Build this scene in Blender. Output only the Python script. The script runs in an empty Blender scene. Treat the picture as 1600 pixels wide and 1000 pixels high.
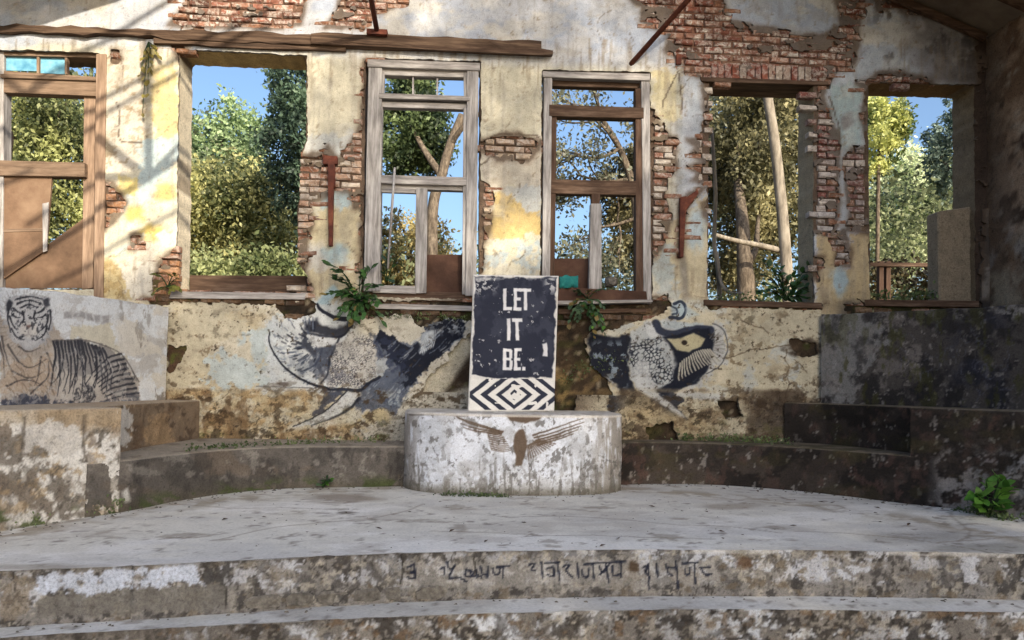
import bpy, math, random
import numpy as np
from mathutils import Matrix, Vector

# ------------------------------------------------------------------ camera, sky, sun, exposure
S = bpy.context.scene
EYE = 1.11                      # eye height above the stage floor (the stage floor is z = 0)
FPX = 1156.0                    # focal length in pixels of the 1600 px wide photograph
YAW, PITCH, ROLL, SHIFT = math.radians(4.0), math.radians(2.0), math.radians(1.05), 0.0375
cam_data = bpy.data.cameras.new('camera')
cam_data.sensor_width = 36.0
cam_data.lens = FPX * 36.0 / 1600.0
cam_data.shift_y = SHIFT
cam_data.clip_start = 0.05
cam_data.clip_end = 2000.0
cam = bpy.data.objects.new('camera', cam_data)
S.collection.objects.link(cam)
RCAM = Matrix.Rotation(-YAW, 3, 'Z') @ Matrix.Rotation(math.pi / 2 + PITCH, 3, 'X') @ Matrix.Rotation(ROLL, 3, 'Z')
cam.matrix_world = Matrix.Translation((0, 0, EYE)) @ RCAM.to_4x4()
S.camera = cam

SUN_T, SUN_E = 0.40, 0.45       # the sun stands behind the viewer, to the right: per metre towards the viewer, right and up
sun_pos = Vector((SUN_T, -1.0, SUN_E)).normalized()
world = bpy.data.worlds.new('World')
S.world = world
world.use_nodes = True
wn = world.node_tree
sky = wn.nodes.new('ShaderNodeTexSky')
sky.sky_type = 'NISHITA'
sky.sun_disc = False
sky.sun_elevation = math.asin(sun_pos.z)
sky.sun_rotation = math.atan2(sun_pos.x, sun_pos.y)
sky.air_density = 1.0
sky.dust_density = 3.8
sky.ozone_density = 3.2
wn.nodes['Background'].inputs[1].default_value = 0.14
wn.links.new(sky.outputs[0], wn.nodes['Background'].inputs[0])
sun_data = bpy.data.lights.new('sun', 'SUN')
sun_data.energy = 4.0
sun_data.angle = math.radians(0.55)
sun_data.color = (1.0, 0.88, 0.70)
sun = bpy.data.objects.new('sun', sun_data)
sun.rotation_euler = (-sun_pos).to_track_quat('-Z', 'Y').to_euler()
sun.location = (8, -20, 12)
S.collection.objects.link(sun)
S.view_settings.view_transform = 'Standard'
S.view_settings.look = 'None'
S.view_settings.exposure = 0.92
S.view_settings.gamma = 1.0
S.view_settings.use_curve_mapping = False
S.cycles.max_bounces = 8
S.cycles.diffuse_bounces = 5
S.cycles.transparent_max_bounces = 8
S.cycles.use_denoising = True

# ------------------------------------------------------------------ measuring: photograph pixels <-> the place
RN = np.array(RCAM)
CAM0 = np.array([0.0, 0.0, EYE])
def pix(P):
    V = (np.asarray(P, float) - CAM0) @ RN
    w = -V[..., 2]
    return 800 + FPX * V[..., 0] / w, 500 + SHIFT * 1600 - FPX * V[..., 1] / w
def ray(px, py):
    d = np.array([(px - 800) / FPX, -(py - 500 - SHIFT * 1600) / FPX, -1.0])
    return RN @ d
def at_plane(px, py, p0, n):
    d = ray(px, py); n = np.asarray(n, float)
    t = np.dot(np.asarray(p0, float) - CAM0, n) / np.dot(d, n)
    return CAM0 + d * t
def onY(px, py, Y): return at_plane(px, py, (0, Y, 0), (0, 1, 0))
def onZ(px, py, Z): return at_plane(px, py, (0, 0, Z), (0, 0, 1))
YW = 8.8                        # front face of the ruined gable wall
WT = 0.45                       # its thickness

# ------------------------------------------------------------------ noise
def vnoise(x, y, seed=0):
    x = np.asarray(x, float); y = np.asarray(y, float)
    xi = np.floor(x).astype(np.int64); yi = np.floor(y).astype(np.int64)
    fx = x - xi; fy = y - yi
    fx = fx * fx * (3 - 2 * fx); fy = fy * fy * (3 - 2 * fy)
    def h(a, b):
        v = (a * 374761393 + b * 668265263 + seed * 1274126177) & 0xffffffff
        v = ((v ^ (v >> 13)) * 1274126177) & 0xffffffff
        return ((v ^ (v >> 16)) & 0xffff) / 65535.0
    return (h(xi, yi) * (1 - fx) + h(xi + 1, yi) * fx) * (1 - fy) + (h(xi, yi + 1) * (1 - fx) + h(xi + 1, yi + 1) * fx) * fy
def fbm(x, y, seed=0, octv=4):
    s = 0; a = 0.5; t = 0
    for k in range(octv):
        s = s + a * vnoise(x, y, seed + 17 * k); t += a
        x, y = (x * .8 - y * .6) * 2.07 + 11.3, (x * .6 + y * .8) * 2.07 + 5.7; a *= 0.60
    return s / t
def worley(x, y, s, seed):       # distance to the nearest cell border of an irregular mosaic
    x = x / s; y = y / s; xi = np.floor(x); yi = np.floor(y); f1 = np.full(x.shape, 9.); f2 = np.full(x.shape, 9.)
    for dx in (-1, 0, 1):
        for dy in (-1, 0, 1):
            a = xi + dx; b = yi + dy
            d = np.hypot(a + vnoise(a, b, seed) - x, b + vnoise(a, b, seed + 7) - y)
            f2 = np.minimum(f2, np.maximum(f1, d)); f1 = np.minimum(f1, d)
    return f2 - f1
def sstep(a, b, x):
    t = np.clip((x - a) / (b - a), 0, 1)
    return t * t * (3 - 2 * t)
def seg_dist(x, y, x0, y0, x1, y1):
    dx, dy = x1 - x0, y1 - y0
    t = np.clip(((x - x0) * dx + (y - y0) * dy) / (dx * dx + dy * dy + 1e-9), 0, 1)
    return np.hypot(x - x0 - t * dx, y - y0 - t * dy)
def poly_sd(x, y, pts):         # signed distance, positive inside
    n = len(pts); d = np.full(np.shape(x), 1e9); ins = np.zeros(np.shape(x), bool)
    for i in range(n):
        x0, y0 = pts[i]; x1, y1 = pts[(i + 1) % n]
        d = np.minimum(d, seg_dist(x, y, x0, y0, x1, y1))
        if y0 != y1:
            c = ((y0 > y) != (y1 > y)) & (x < (x1 - x0) * (y - y0) / (y1 - y0) + x0)
            ins ^= c
    return np.where(ins, d, -d)
def spline(pts, n=8):           # smooth open curve through points
    P = [np.array(p, float) for p in pts]
    if len(P) < 3: return [tuple(p) for p in P]
    Q = [2 * P[0] - P[1]] + P + [2 * P[-1] - P[-2]]
    out = []
    for i in range(1, len(Q) - 2):
        a, b, c, d = Q[i - 1], Q[i], Q[i + 1], Q[i + 2]
        for k in range(n):
            t = k / n
            out.append(tuple(0.5 * (2 * b + (c - a) * t + (2 * a - 5 * b + 4 * c - d) * t * t + (3 * b - a - 3 * c + d) * t ** 3)))
    out.append(tuple(P[-1]))
    return out

class Paint:
    """paint and wear laid on the vertices of a surface; coordinates are the survey's pixels"""
    def __init__(s, px, py, base):
        s.x = np.asarray(px, float); s.y = np.asarray(py, float)
        s.c = np.empty(s.x.shape + (3,)); s.c[:] = np.array(base) / 255.0
        s.w1 = fbm(s.x / 14, s.y / 14, 901, 3) - .5; s.w2 = fbm(s.x / 14, s.y / 14, 902, 3) - .5
    def mix(s, col, m):
        m = np.clip(m, 0, 1)[..., None]
        s.c = s.c * (1 - m) + np.array(col) / 255.0 * m
    def n(s, sx, sy, seed, octv=4): return fbm(s.x / sx, s.y / sy, seed, octv)
    def box(s, x0, y0, x1, y1): return np.nonzero((s.x > x0) & (s.x < x1) & (s.y > y0) & (s.y < y1))[0]
    def _put(s, i, col, m):
        if len(i):
            m = np.clip(m, 0, 1)[:, None]
            s.c[i] = s.c[i] * (1 - m) + np.array(col) / 255.0 * m
    def poly(s, col, pts, f=3, a=1.0, wob=8, broken=0, seed=1, bs=9):
        xs = [p[0] for p in pts]; ys = [p[1] for p in pts]; m = f + wob
        i = s.box(min(xs) - m, min(ys) - m, max(xs) + m, max(ys) + m)
        if not len(i): return
        x = s.x[i] + s.w1[i] * wob * 2; y = s.y[i] + s.w2[i] * wob * 2
        sd = poly_sd(x, y, pts)
        if f >= 4: sd = sd + (fbm(s.x[i] / 8, s.y[i] / 8, seed + 70, 5) - .5) * 3.0 * f; f = f * .3
        k = sstep(-f, f, sd) * a
        if broken: k = k * sstep(broken - .07, broken + .07, fbm(s.x[i] / bs, s.y[i] / bs, seed, 4))
        s._put(i, col, k)
    def blob(s, col, cx, cy, rx, ry, f=.4, a=1.0, wob=.5, broken=0, seed=1, bs=9):
        i = s.box(cx - rx * 2, cy - ry * 2, cx + rx * 2, cy + ry * 2)
        if not len(i): return
        d = np.hypot((s.x[i] - cx) / rx, (s.y[i] - cy) / ry) + (fbm(s.x[i] / (rx * .45 + 3), s.y[i] / (ry * .45 + 3), seed + 50, 4) - .5) * 2 * wob
        k = sstep(1 + f, 1 - f, d) * a
        if broken: k = k * sstep(broken - .07, broken + .07, fbm(s.x[i] / bs, s.y[i] / bs, seed, 4))
        s._put(i, col, k)
    def stroke(s, col, pts, w=2, f=1.2, a=1.0, w2=None, wob=1.5, smooth=True, broken=0, seed=1, bs=6):
        if smooth: pts = spline(pts, 5)
        w2 = w if w2 is None else w2
        xs = [p[0] for p in pts]; ys = [p[1] for p in pts]; m = max(w, w2) + f + wob + 1
        i = s.box(min(xs) - m, min(ys) - m, max(xs) + m, max(ys) + m)
        if not len(i): return
        x = s.x[i] + s.w1[i] * wob * 2; y = s.y[i] + s.w2[i] * wob * 2
        k = np.zeros(len(i)); N = len(pts) - 1
        for j in range(N):
            ww = (w + (w2 - w) * (j + .5) / N) / 2
            k = np.maximum(k, sstep(ww + f / 2, ww - f / 2, seg_dist(x, y, *pts[j], *pts[j + 1])))
        if broken: k = k * sstep(broken - .07, broken + .07, fbm(s.x[i] / bs, s.y[i] / bs, seed, 4))
        s._put(i, col, k * a)
    def speck(s, col, thr, sx=5, sy=5, seed=3, a=1.0, soft=.05, octv=6, where=None):
        sx *= 1.5; sy *= 1.5; thr = .5 + (thr - .5) * .86; soft = soft * .9 + .015
        a = a * (.55 + .45 * sstep(.35, .6, s.n(sx * 3.1 + 20, sy * 3.1 + 20, seed + 333, 3)))
        k = sstep(thr, thr + soft, s.n(sx, sy, seed, octv)) * a
        if where is not None: k = k * where
        s.mix(col, k)
    def tone(s, amt, sx, sy, seed):
        s.c *= (1 + (s.n(sx, sy, seed, 4) - .5) * 2 * amt)[..., None]
    def lin(s):
        c = np.clip(s.c, 0.004, 1)
        return np.where(c <= .04045, c / 12.92, ((c + .055) / 1.055) ** 2.4)

# ------------------------------------------------------------------ objects
COL = S.collection
def tagged(o, label=None, cat=None, group=None, kind=None):
    if label: o['label'] = label
    if cat: o['category'] = cat
    if group: o['group'] = group
    if cat and not kind: kind = 'thing'
    if kind: o['kind'] = kind
    return o
def empty(name, loc, label, cat, group=None, rz=0):
    o = bpy.data.objects.new(name, None); COL.objects.link(o)
    o.location = loc; o.rotation_euler.z = rz; o.empty_display_size = .2
    return tagged(o, label, cat, group)
def link_mesh(name, me, parent=None, mat=None):
    o = bpy.data.objects.new(name, me); COL.objects.link(o)
    if mat is not None and not me.materials: me.materials.append(mat)
    if parent is not None:
        o.parent = parent
        l = parent.location; p = parent.parent
        off = Vector(parent.location)
        while p is not None: off += p.location; p = p.parent
        me_shift(o, off)
    return o
def me_shift(o, off):           # geometry is written in world coordinates; move it into the parent's frame
    o.location = -Vector(off)
def mesh_np(name, V, F4=None, F3=None, col=None, smooth=False, FN=None):
    me = bpy.data.meshes.new(name)
    V = np.asarray(V, np.float32)
    loops = []; tot = []
    if F4 is not None and len(F4): F4 = np.asarray(F4, np.int32); loops.append(F4.ravel()); tot.append(np.full(len(F4), 4, np.int32))
    if F3 is not None and len(F3): F3 = np.asarray(F3, np.int32); loops.append(F3.ravel()); tot.append(np.full(len(F3), 3, np.int32))
    if FN:
        loops.append(np.array([v for f in FN for v in f], np.int32)); tot.append(np.array([len(f) for f in FN], np.int32))
    L = np.concatenate(loops); T = np.concatenate(tot)
    me.vertices.add(len(V)); me.vertices.foreach_set('co', V.ravel())
    me.loops.add(len(L)); me.loops.foreach_set('vertex_index', L)
    me.polygons.add(len(T)); me.polygons.foreach_set('loop_start', np.concatenate([[0], np.cumsum(T)[:-1]]).astype(np.int32))
    if col is not None:
        a = me.color_attributes.new('paint', 'FLOAT_COLOR', 'POINT')
        a.data.foreach_set('color', np.concatenate([col, np.ones((len(col), 1))], 1).astype(np.float32).ravel())
    me.update(calc_edges=True); me.validate()
    if smooth: me.polygons.foreach_set('use_smooth', np.ones(len(T), bool))
    return me
class MB:
    """collects boxes, bars, tubes and sheets; build() links them as one mesh"""
    def __init__(s): s.v = []; s.f = []
    def add(s, vs, fs):
        b = len(s.v); s.v += [tuple(v) for v in vs]; s.f += [tuple(b + i for i in f) for f in fs]
    def box(s, x0, y0, z0, x1, y1, z1):
        s.add([(x0, y0, z0), (x1, y0, z0), (x1, y1, z0), (x0, y1, z0), (x0, y0, z1), (x1, y0, z1), (x1, y1, z1), (x0, y1, z1)],
              [(0, 3, 2, 1), (4, 5, 6, 7), (0, 1, 5, 4), (1, 2, 6, 5), (2, 3, 7, 6), (3, 0, 4, 7)])
    def bar(s, a, b, w, h, up=(0, 0, 1), w2=None, h2=None, seg=1, jit=0, rnd=None):
        a = Vector(a); b = Vector(b); d = (b - a).normalized(); up = Vector(up)
        if abs(d.dot(up)) > .98: up = Vector((0, -1, 0))
        r = d.cross(up).normalized(); u = r.cross(d)
        vs = []; fs = []
        for k in range(seg + 1):
            t = k / seg; p = a.lerp(b, t)
            ww = w + ((w2 if w2 is not None else w) - w) * t; hh = h + ((h2 if h2 is not None else h) - h) * t
            for sx, sz in ((-1, -1), (1, -1), (1, 1), (-1, 1)):
                q = p + r * (sx * ww / 2) + u * (sz * hh / 2)
                if jit and rnd: q += Vector((rnd.uniform(-jit, jit), rnd.uniform(-jit, jit), rnd.uniform(-jit, jit)))
                vs.append(q)
        for k in range(seg):
            o = k * 4
            for j in range(4): fs.append((o + j, o + (j + 1) % 4, o + 4 + (j + 1) % 4, o + 4 + j))
        fs.append((3, 2, 1, 0)); o = seg * 4; fs.append((o, o + 1, o + 2, o + 3))
        s.add(vs, fs)
    def tube(s, pts, radii, n=8):
        P = [Vector(p) for p in pts]; vs = []; fs = []
        for i, p in enumerate(P):
            d = (P[min(i + 1, len(P) - 1)] - P[max(i - 1, 0)]).normalized()
            r = d.cross(Vector((0.31, .95, .11))).normalized(); u = r.cross(d)
            rad = radii[i] if hasattr(radii, '__len__') else radii
            for k in range(n):
                a = 2 * math.pi * k / n
                vs.append(p + r * (math.cos(a) * rad) + u * (math.sin(a) * rad))
        for i in range(len(P) - 1):
            for k in range(n): fs.append((i * n + k, i * n + (k + 1) % n, (i + 1) * n + (k + 1) % n, (i + 1) * n + k))
        fs.append(tuple(range(n - 1, -1, -1))); fs.append(tuple((len(P) - 1) * n + k for k in range(n)))
        s.add(vs, fs)
    def build(s, name, mat, parent=None, smooth=False, bevel=0):
        me = bpy.data.meshes.new(name); me.from_pydata([tuple(v) for v in s.v], [], s.f); me.update()
        if smooth: me.polygons.foreach_set('use_smooth', np.ones(len(me.polygons), bool))
        o = link_mesh(name, me, parent, mat)
        if bevel:
            m = o.modifiers.new('bevel', 'BEVEL'); m.width = bevel; m.segments = 1; m.limit_method = 'ANGLE'
        return o

# ------------------------------------------------------------------ materials
def srgb(r, g, b):
    f = lambda v: (v / 12.92 if v <= .04045 else ((v + .055) / 1.055) ** 2.4)
    return tuple(f(v / 255.0) for v in (r, g, b)) + (1.0,)
class NT:
    def __init__(s, name):
        s.m = bpy.data.materials.new(name); s.m.use_nodes = True; s.t = s.m.node_tree
        s.b = s.t.nodes['Principled BSDF']
    def node(s, typ, **kw):
        n = s.t.nodes.new(typ)
        for k, v in kw.items():
            if k.startswith('i_'): n.inputs[k[2:].replace('_', ' ')].default_value = v
            else: setattr(n, k, v)
        return n
    def link(s, a, b): s.t.links.new(a, b)
    def noise(s, scale, detail=5, rough=.6, vec=None, dist=0):
        n = s.node('ShaderNodeTexNoise'); n.inputs['Scale'].default_value = scale; n.inputs['Detail'].default_value = detail
        n.inputs['Roughness'].default_value = rough; n.inputs['Distortion'].default_value = dist
        if vec is not None: s.link(vec, n.inputs['Vector'])
        return n.outputs['Fac']
    def ramp(s, fac, stops):
        n = s.node('ShaderNodeValToRGB'); e = n.color_ramp.elements
        while len(e) < len(stops): e.new(.5)
        for k, (p, c) in enumerate(stops): e[k].position = p; e[k].color = c
        s.link(fac, n.inputs[0]); return n.outputs[0]
    def mix(s, a, b, fac, typ='MIX'):
        n = s.node('ShaderNodeMix', data_type='RGBA', blend_type=typ)
        if isinstance(fac, float): n.inputs[0].default_value = fac
        else: s.link(fac, n.inputs[0])
        for sk, v in ((n.inputs[6], a), (n.inputs[7], b)):
            if isinstance(v, tuple): sk.default_value = v
            else: s.link(v, sk)
        return n.outputs[2]
    def math(s, op, a, b=None):
        n = s.node('ShaderNodeMath', operation=op)
        for k, v in enumerate((a, b)):
            if v is None: continue
            if isinstance(v, (int, float)): n.inputs[k].default_value = v
            else: s.link(v, n.inputs[k])
        return n.outputs[0]
    def bump(s, h, strength=.4, dist=.02):
        n = s.node('ShaderNodeBump'); n.inputs['Strength'].default_value = strength; n.inputs['Distance'].default_value = dist
        s.link(h, n.inputs['Height']); s.link(n.outputs[0], s.b.inputs['Normal'])
    def pos(s): return s.node('ShaderNodeNewGeometry').outputs['Position']
    def out(s, color, rough=.9, spec=.25):
        if isinstance(color, tuple): s.b.inputs['Base Color'].default_value = color
        else: s.link(color, s.b.inputs['Base Color'])
        s.b.inputs['Roughness'].default_value = rough; s.b.inputs['Specular IOR Level'].default_value = spec
        return s.m
G = lambda v: (v, v, v, 1.0)
def mat_painted(name, amt=.16, scale=7.0, fine=70.0, bump=.5, rough=.92):
    k = NT(name); a = k.node('ShaderNodeAttribute', attribute_name='paint'); p = k.pos()
    n1 = k.ramp(k.noise(scale, 8, .65, p), [(.25, G(1 - amt)), (.75, G(1 + amt * .45))])
    n2 = k.ramp(k.noise(fine, 6, .75, p), [(.3, G(1 - amt * 1.7)), (.56, G(1.06))])
    n3 = k.ramp(k.noise(fine * .35, 9, .75, p, .4), [(.33, G(1 - amt * 2.0)), (.44, G(1.0))])
    n2 = k.mix(n2, n3, 1.0, 'MULTIPLY')
    c = k.mix(k.mix(a.outputs['Color'], n1, 1.0, 'MULTIPLY'), n2, 1.0, 'MULTIPLY')
    h = k.math('ADD', k.math('MULTIPLY', k.noise(28, 8, .7, p), 1.0), k.math('MULTIPLY', k.noise(160, 4, .6, p), .35))
    k.bump(h, bump, .012); return k.out(c, rough)
def mat_noise(name, cols, scale=5.0, detail=8, bump=.4, bscale=40, rough=.9, stretch=None, spec=.25, rnd=0.0, dist=.01):
    k = NT(name); tc = k.node('ShaderNodeTexCoord').outputs['Object'] if stretch else k.pos()
    if stretch:
        mp = k.node('ShaderNodeMapping'); mp.inputs['Scale'].default_value = stretch; k.link(tc, mp.inputs[0]); tc = mp.outputs[0]
    st = [(.28 + .44 * i / max(1, len(cols) - 1), srgb(*c)) for i, c in enumerate(cols)]
    c = k.ramp(k.noise(scale, detail, .65, tc), st)
    if rnd:
        oi = k.node('ShaderNodeObjectInfo').outputs['Random']
        c = k.mix(c, k.ramp(oi, [(0, G(1 - rnd)), (1, G(1 + rnd * .5))]), 1.0, 'MULTIPLY')
    k.bump(k.noise(bscale, 8, .7, tc), bump, dist); return k.out(c, rough, spec)
def mat_leaf(name, a, b, trans=.35):
    k = NT(name); at = k.node('ShaderNodeAttribute', attribute_name='paint')
    c = k.mix(srgb(*a), srgb(*b), at.outputs['Fac'])
    t = k.node('ShaderNodeBsdfTranslucent'); k.link(c, t.inputs[0])
    hs = k.node('ShaderNodeHueSaturation'); hs.inputs['Saturation'].default_value = .78; k.link(c, hs.inputs['Color']); c = hs.outputs[0]; k.t.links.new(c, t.inputs[0])
    k.out(c, .5, .35)
    m = k.node('ShaderNodeMixShader'); m.inputs[0].default_value = trans
    k.link(k.b.outputs[0], m.inputs[1]); k.link(t.outputs[0], m.inputs[2])
    k.link(m.outputs[0], k.t.nodes['Material Output'].inputs[0]); return k.m
# ------------------------------------------------------------------ plates: sheets of plaster and masonry with real broken outlines
def plate(name, mask, x0, x1, z0, z1, step, Y, thick, paint, relief=.006, rseed=5, side_paint=None, back=False):
    """mask(px,py,X,Z) > 0 where the sheet stands; front at Y facing the viewer, edges run back by thick"""
    nx = int(round((x1 - x0) / step)) + 1; nz = int(round((z1 - z0) / step)) + 1
    xs = x0 + np.arange(nx) * step; zs = z0 + np.arange(nz) * step
    X, Z = np.meshgrid(xs, zs); P = np.stack([X, np.full_like(X, Y), Z], -1)
    px, py = pix(P)
    f = mask(px, py, X, Z)
    f = np.where(np.abs(f) < 1e-3, 1e-3, f)
    ins = f > 0
    idx = np.full((nz, nx), -1, np.int64)
    verts = []
    code = ins[:-1, :-1] * 1 + ins[:-1, 1:] * 2 + ins[1:, 1:] * 4 + ins[1:, :-1] * 8
    used = np.zeros((nz, nx), bool)
    fj, fi = np.nonzero(code == 15)
    for dj, di in ((0, 0), (0, 1), (1, 1), (1, 0)): used[fj + dj, fi + di] = True
    pj, pi = np.nonzero((code > 0) & (code < 15))
    for dj, di in ((0, 0), (0, 1), (1, 1), (1, 0)):
        a = ins[pj + dj, pi + di]; used[pj[a] + dj, pi[a] + di] = True
    n0 = int(used.sum()); idx[used] = np.arange(n0)
    V = [np.stack([X[used], Z[used]], 1)]
    F4 = np.stack([idx[fj, fi], idx[fj, fi + 1], idx[fj + 1, fi + 1], idx[fj + 1, fi]], 1)
    ed = {}; ev = []
    def cross(j0, i0, j1, i1):
        k = (j0, i0, j1, i1) if (j0, i0) < (j1, i1) else (j1, i1, j0, i0)
        if k not in ed:
            a, b = f[k[0], k[1]], f[k[2], k[3]]; t = a / (a - b)
            ed[k] = n0 + len(ev)
            ev.append((xs[k[1]] + (xs[k[3]] - xs[k[1]]) * t, zs[k[0]] + (zs[k[2]] - zs[k[0]]) * t))
        return ed[k]
    FN = []; SE = []
    for j, i in zip(pj.tolist(), pi.tolist()):
        cs = ((j, i), (j, i + 1), (j + 1, i + 1), (j + 1, i))
        poly = []; en = []
        for k in range(4):
            a = cs[k]; b = cs[(k + 1) % 4]
            ia = ins[a]; ib = ins[b]
            if ia: poly.append(int(idx[a])); en.append(0)
            if ia != ib: poly.append(cross(*a, *b)); en.append(1 if ia else 2)
        FN.append(poly)
        for k in range(len(poly)):
            if en[k] == 1 and en[(k + 1) % len(poly)] == 2: SE.append((poly[k], poly[(k + 1) % len(poly)]))
    if ev: V.append(np.array(ev))
    V = np.concatenate(V); n1 = len(V)
    rel = (fbm(V[:, 0] * 2.2, V[:, 1] * 2.2, rseed, 3) - .5) * 2 * relief * 1.3 + (fbm(V[:, 0] * 14, V[:, 1] * 14, rseed + 3, 4) - .5) * 2 * relief
    VV = np.stack([V[:, 0], Y + rel, V[:, 1]], 1)
    fx, fy = pix(np.stack([V[:, 0], np.full(n1, Y), V[:, 1]], 1))
    col = paint(fx, fy)
    # broken edges
    if SE:
        se = np.array(SE); u = np.unique(se); mp = np.full(n1, -1, np.int64); mp[u] = np.arange(len(u))
        jit = (vnoise(V[u, 0] * 60, V[u, 1] * 60, 71) - .5) * .006
        A = VV[u].copy(); B = VV[u].copy(); B[:, 1] = Y + thick + jit * (1 if thick > .1 else .3)
        sc = side_paint(fx[u], fy[u]) if side_paint is not None else col[u] * .45 + np.array([.045, .034, .026])  # default side colour darkened: shadow line of the break painted in, browned like dirt
        b0 = n1; b1 = n1 + len(u)
        F4 = np.concatenate([F4, np.stack([b0 + mp[se[:, 0]], b1 + mp[se[:, 0]], b1 + mp[se[:, 1]], b0 + mp[se[:, 1]]], 1)[:, ::-1]])
        VV = np.concatenate([VV, A, B]); col = np.concatenate([col, sc, sc])
        if back:
            # plain back face: a coarse copy of the front
            off = len(VV); VB = VV[:n1].copy(); VB[:, 1] = Y + thick
            VV = np.concatenate([VV, VB]); col = np.concatenate([col, col[:n1]])
            nf = len(fj); F4 = np.concatenate([F4, F4[:nf][:, ::-1] + off]); FN = FN + [[v + off for v in reversed(p)] for p in FN]
    FN3 = [p for p in FN if len(p) >= 3]
    return mesh_np(name, VV, F4, None, col, False, FN3)

# ------------------------------------------------------------------ the openings and the places where plaster has fallen (survey pixels)
OPEN = [
    [(-12, 78), (164, 84), (160, 452), (-16, 450)],
    [(281, 78), (478, 88), (479, 220), (471, 240), (469, 300), (465, 330), (467, 410), (480, 432), (484, 458), (276, 456)],
    [(572, 92), (750, 97), (748, 466), (566, 462)],
    [(848, 110), (1015, 114), (1018, 478), (845, 474)],
    [(1108, 124), (1271, 128), (1270, 478), (1106, 474)],
    [(1356, 129), (1522, 134), (1524, 478), (1360, 476)],
]
HOLES = [
    [(262, 40), (275, 24), (290, 12), (288, -40), (482, -40), (476, 22), (470, 36), (440, 46), (380, 43), (330, 46)],
    [(505, 44), (528, 16), (530, -40), (648, -40), (630, 8), (585, 22), (570, 44)],
    [(960, -40), (990, 4), (1002, 12), (1000, 34), (1045, 55), (1038, 78), (1062, 96), (1072, 112), (1104, 126), (1296, 130), (1306, 106), (1326, 100), (1340, 60), (1352, -40), (1310, -40), (1312, 40), (1290, 52), (1250, 56), (1205, 44), (1165, 38), (1138, 28), (1132, 8), (1108, -40)],
    [(463, 240), (500, 240), (512, 229), (520, 242), (530, 250), (545, 226), (556, 208), (562, 190), (576, 188), (574, 330), (552, 326), (545, 300), (520, 296), (500, 312), (485, 316), (489, 352), (478, 378), (482, 408), (477, 428), (490, 452), (482, 478), (455, 470), (455, 300)],
    [(567, 95), (582, 92), (574, 425), (558, 425), (566, 335), (561, 200), (567, 150)],
    [(748, 219), (772, 216), (790, 207), (810, 209), (848, 221), (842, 236), (826, 252), (778, 250), (768, 241), (748, 236)],
    [(742, 282), (760, 286), (768, 312), (767, 350), (757, 382), (752, 428), (738, 428)],
    [(1008, 165), (1022, 172), (1033, 196), (1045, 211), (1056, 213), (1056, 264), (1041, 274), (1038, 312), (1050, 340), (1035, 382), (1018, 408), (1006, 405)],
    [(1120, 122), (1097, 132), (1101, 180), (1098, 212), (1074, 218), (1086, 230), (1078, 240), (1098, 252), (1073, 262), (1090, 270), (1080, 282), (1108, 290), (1092, 302), (1078, 318), (1070, 345), (1066, 402), (1058, 402), (1060, 318), (1076, 300), (1096, 292), (1120, 290)],
    [(1112, 312), (1096, 318), (1102, 338), (1112, 350)],
    [(1258, 122), (1294, 128), (1284, 150), (1297, 180), (1311, 212), (1310, 262), (1309, 352), (1300, 368), (1268, 362), (1260, 300)],
    [(1380, 138), (1352, 142), (1345, 185), (1356, 228), (1330, 233), (1318, 250), (1327, 330), (1321, 366), (1330, 392), (1328, 416), (1306, 414), (1304, 372), (1318, 358), (1325, 362), (1360, 366), (1380, 366)],
    [(1276, 400), (1287, 402), (1278, 430), (1270, 440), (1266, 400)],
    [(156, 284), (178, 284), (196, 316), (182, 346), (158, 362)],
    [(278, 386), (262, 398), (247, 412), (242, 440), (238, 468), (285, 476), (300, 455)],
    [(262, 58), (290, 66), (300, 98), (284, 100), (272, 84)],
    [(172, 75), (184, 80), (192, 92), (178, 96)],
    [(205, 367), (221, 365), (222, 389), (203, 390)],
    [(1336, 128), (1352, 126), (1372, 114), (1410, 113), (1440, 119), (1456, 130), (1430, 140), (1346, 140)],
    [(1296, -40), (1356, -40), (1344, 40), (1338, 92), (1322, 110), (1300, 112), (1318, 70), (1312, 20)],
    [(1526, 60), (1600, 30), (1600, 260), (1540, 330), (1530, 480), (1514, 480), (1514, 320), (1508, 200), (1500, 140), (1530, 132)],
    [(1350, -60), (1440, -20), (1446, 24), (1420, 22), (1395, 12), (1370, 16)],
]
LOWHOLES = [
    [(426, 470), (490, 468), (489, 488), (472, 500), (446, 498), (432, 486)],
    [(540, 476), (740, 464), (742, 500), (700, 496), (676, 502), (655, 510), (640, 494), (618, 490), (590, 498), (560, 497)],
    [(860, 464), (1042, 464), (1046, 474), (1032, 490), (1004, 500), (962, 513), (925, 518), (914, 535), (924, 570), (950, 600), (968, 640), (860, 640)],
    [(722, 525), (700, 560), (668, 590), (648, 624), (742, 640), (742, 520)],
    [(262, 536), (276, 543), (291, 541), (274, 580), (262, 592)],
    [(1230, 532), (1246, 529), (1278, 536), (1280, 556), (1244, 558)],
    [(1098, 470), (1290, 474), (1284, 484), (1200, 480), (1104, 482)],
    [(1322, 474), (1540, 470), (1540, 486), (1400, 488), (1330, 492)],
    [(220, 466), (480, 455), (480, 470), (430, 478), (320, 472), (240, 476)],
]
def rough(px, py, seed, s1=22, a1=7, s2=6, a2=4):
    return (fbm(px / s1, py / s1, seed, 3) - .5) * 2 * a1 + (fbm(px / s2, py / s2, seed + 9, 3) - .5) * 2 * a2
def poly_mask(px, py, polys, warp=0):
    d = np.full(px.shape, -1e3)
    for p in polys:
        xs = [q[0] for q in p]; ys = [q[1] for q in p]; m = 40
        b = (px > min(xs) - m) & (px < max(xs) + m) & (py > min(ys) - m) & (py < max(ys) + m)
        if b.any(): d[b] = np.maximum(d[b], poly_sd(px[b], py[b], p))
    return d
def open_sd(px, py): return poly_mask(px, py, OPEN)
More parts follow.
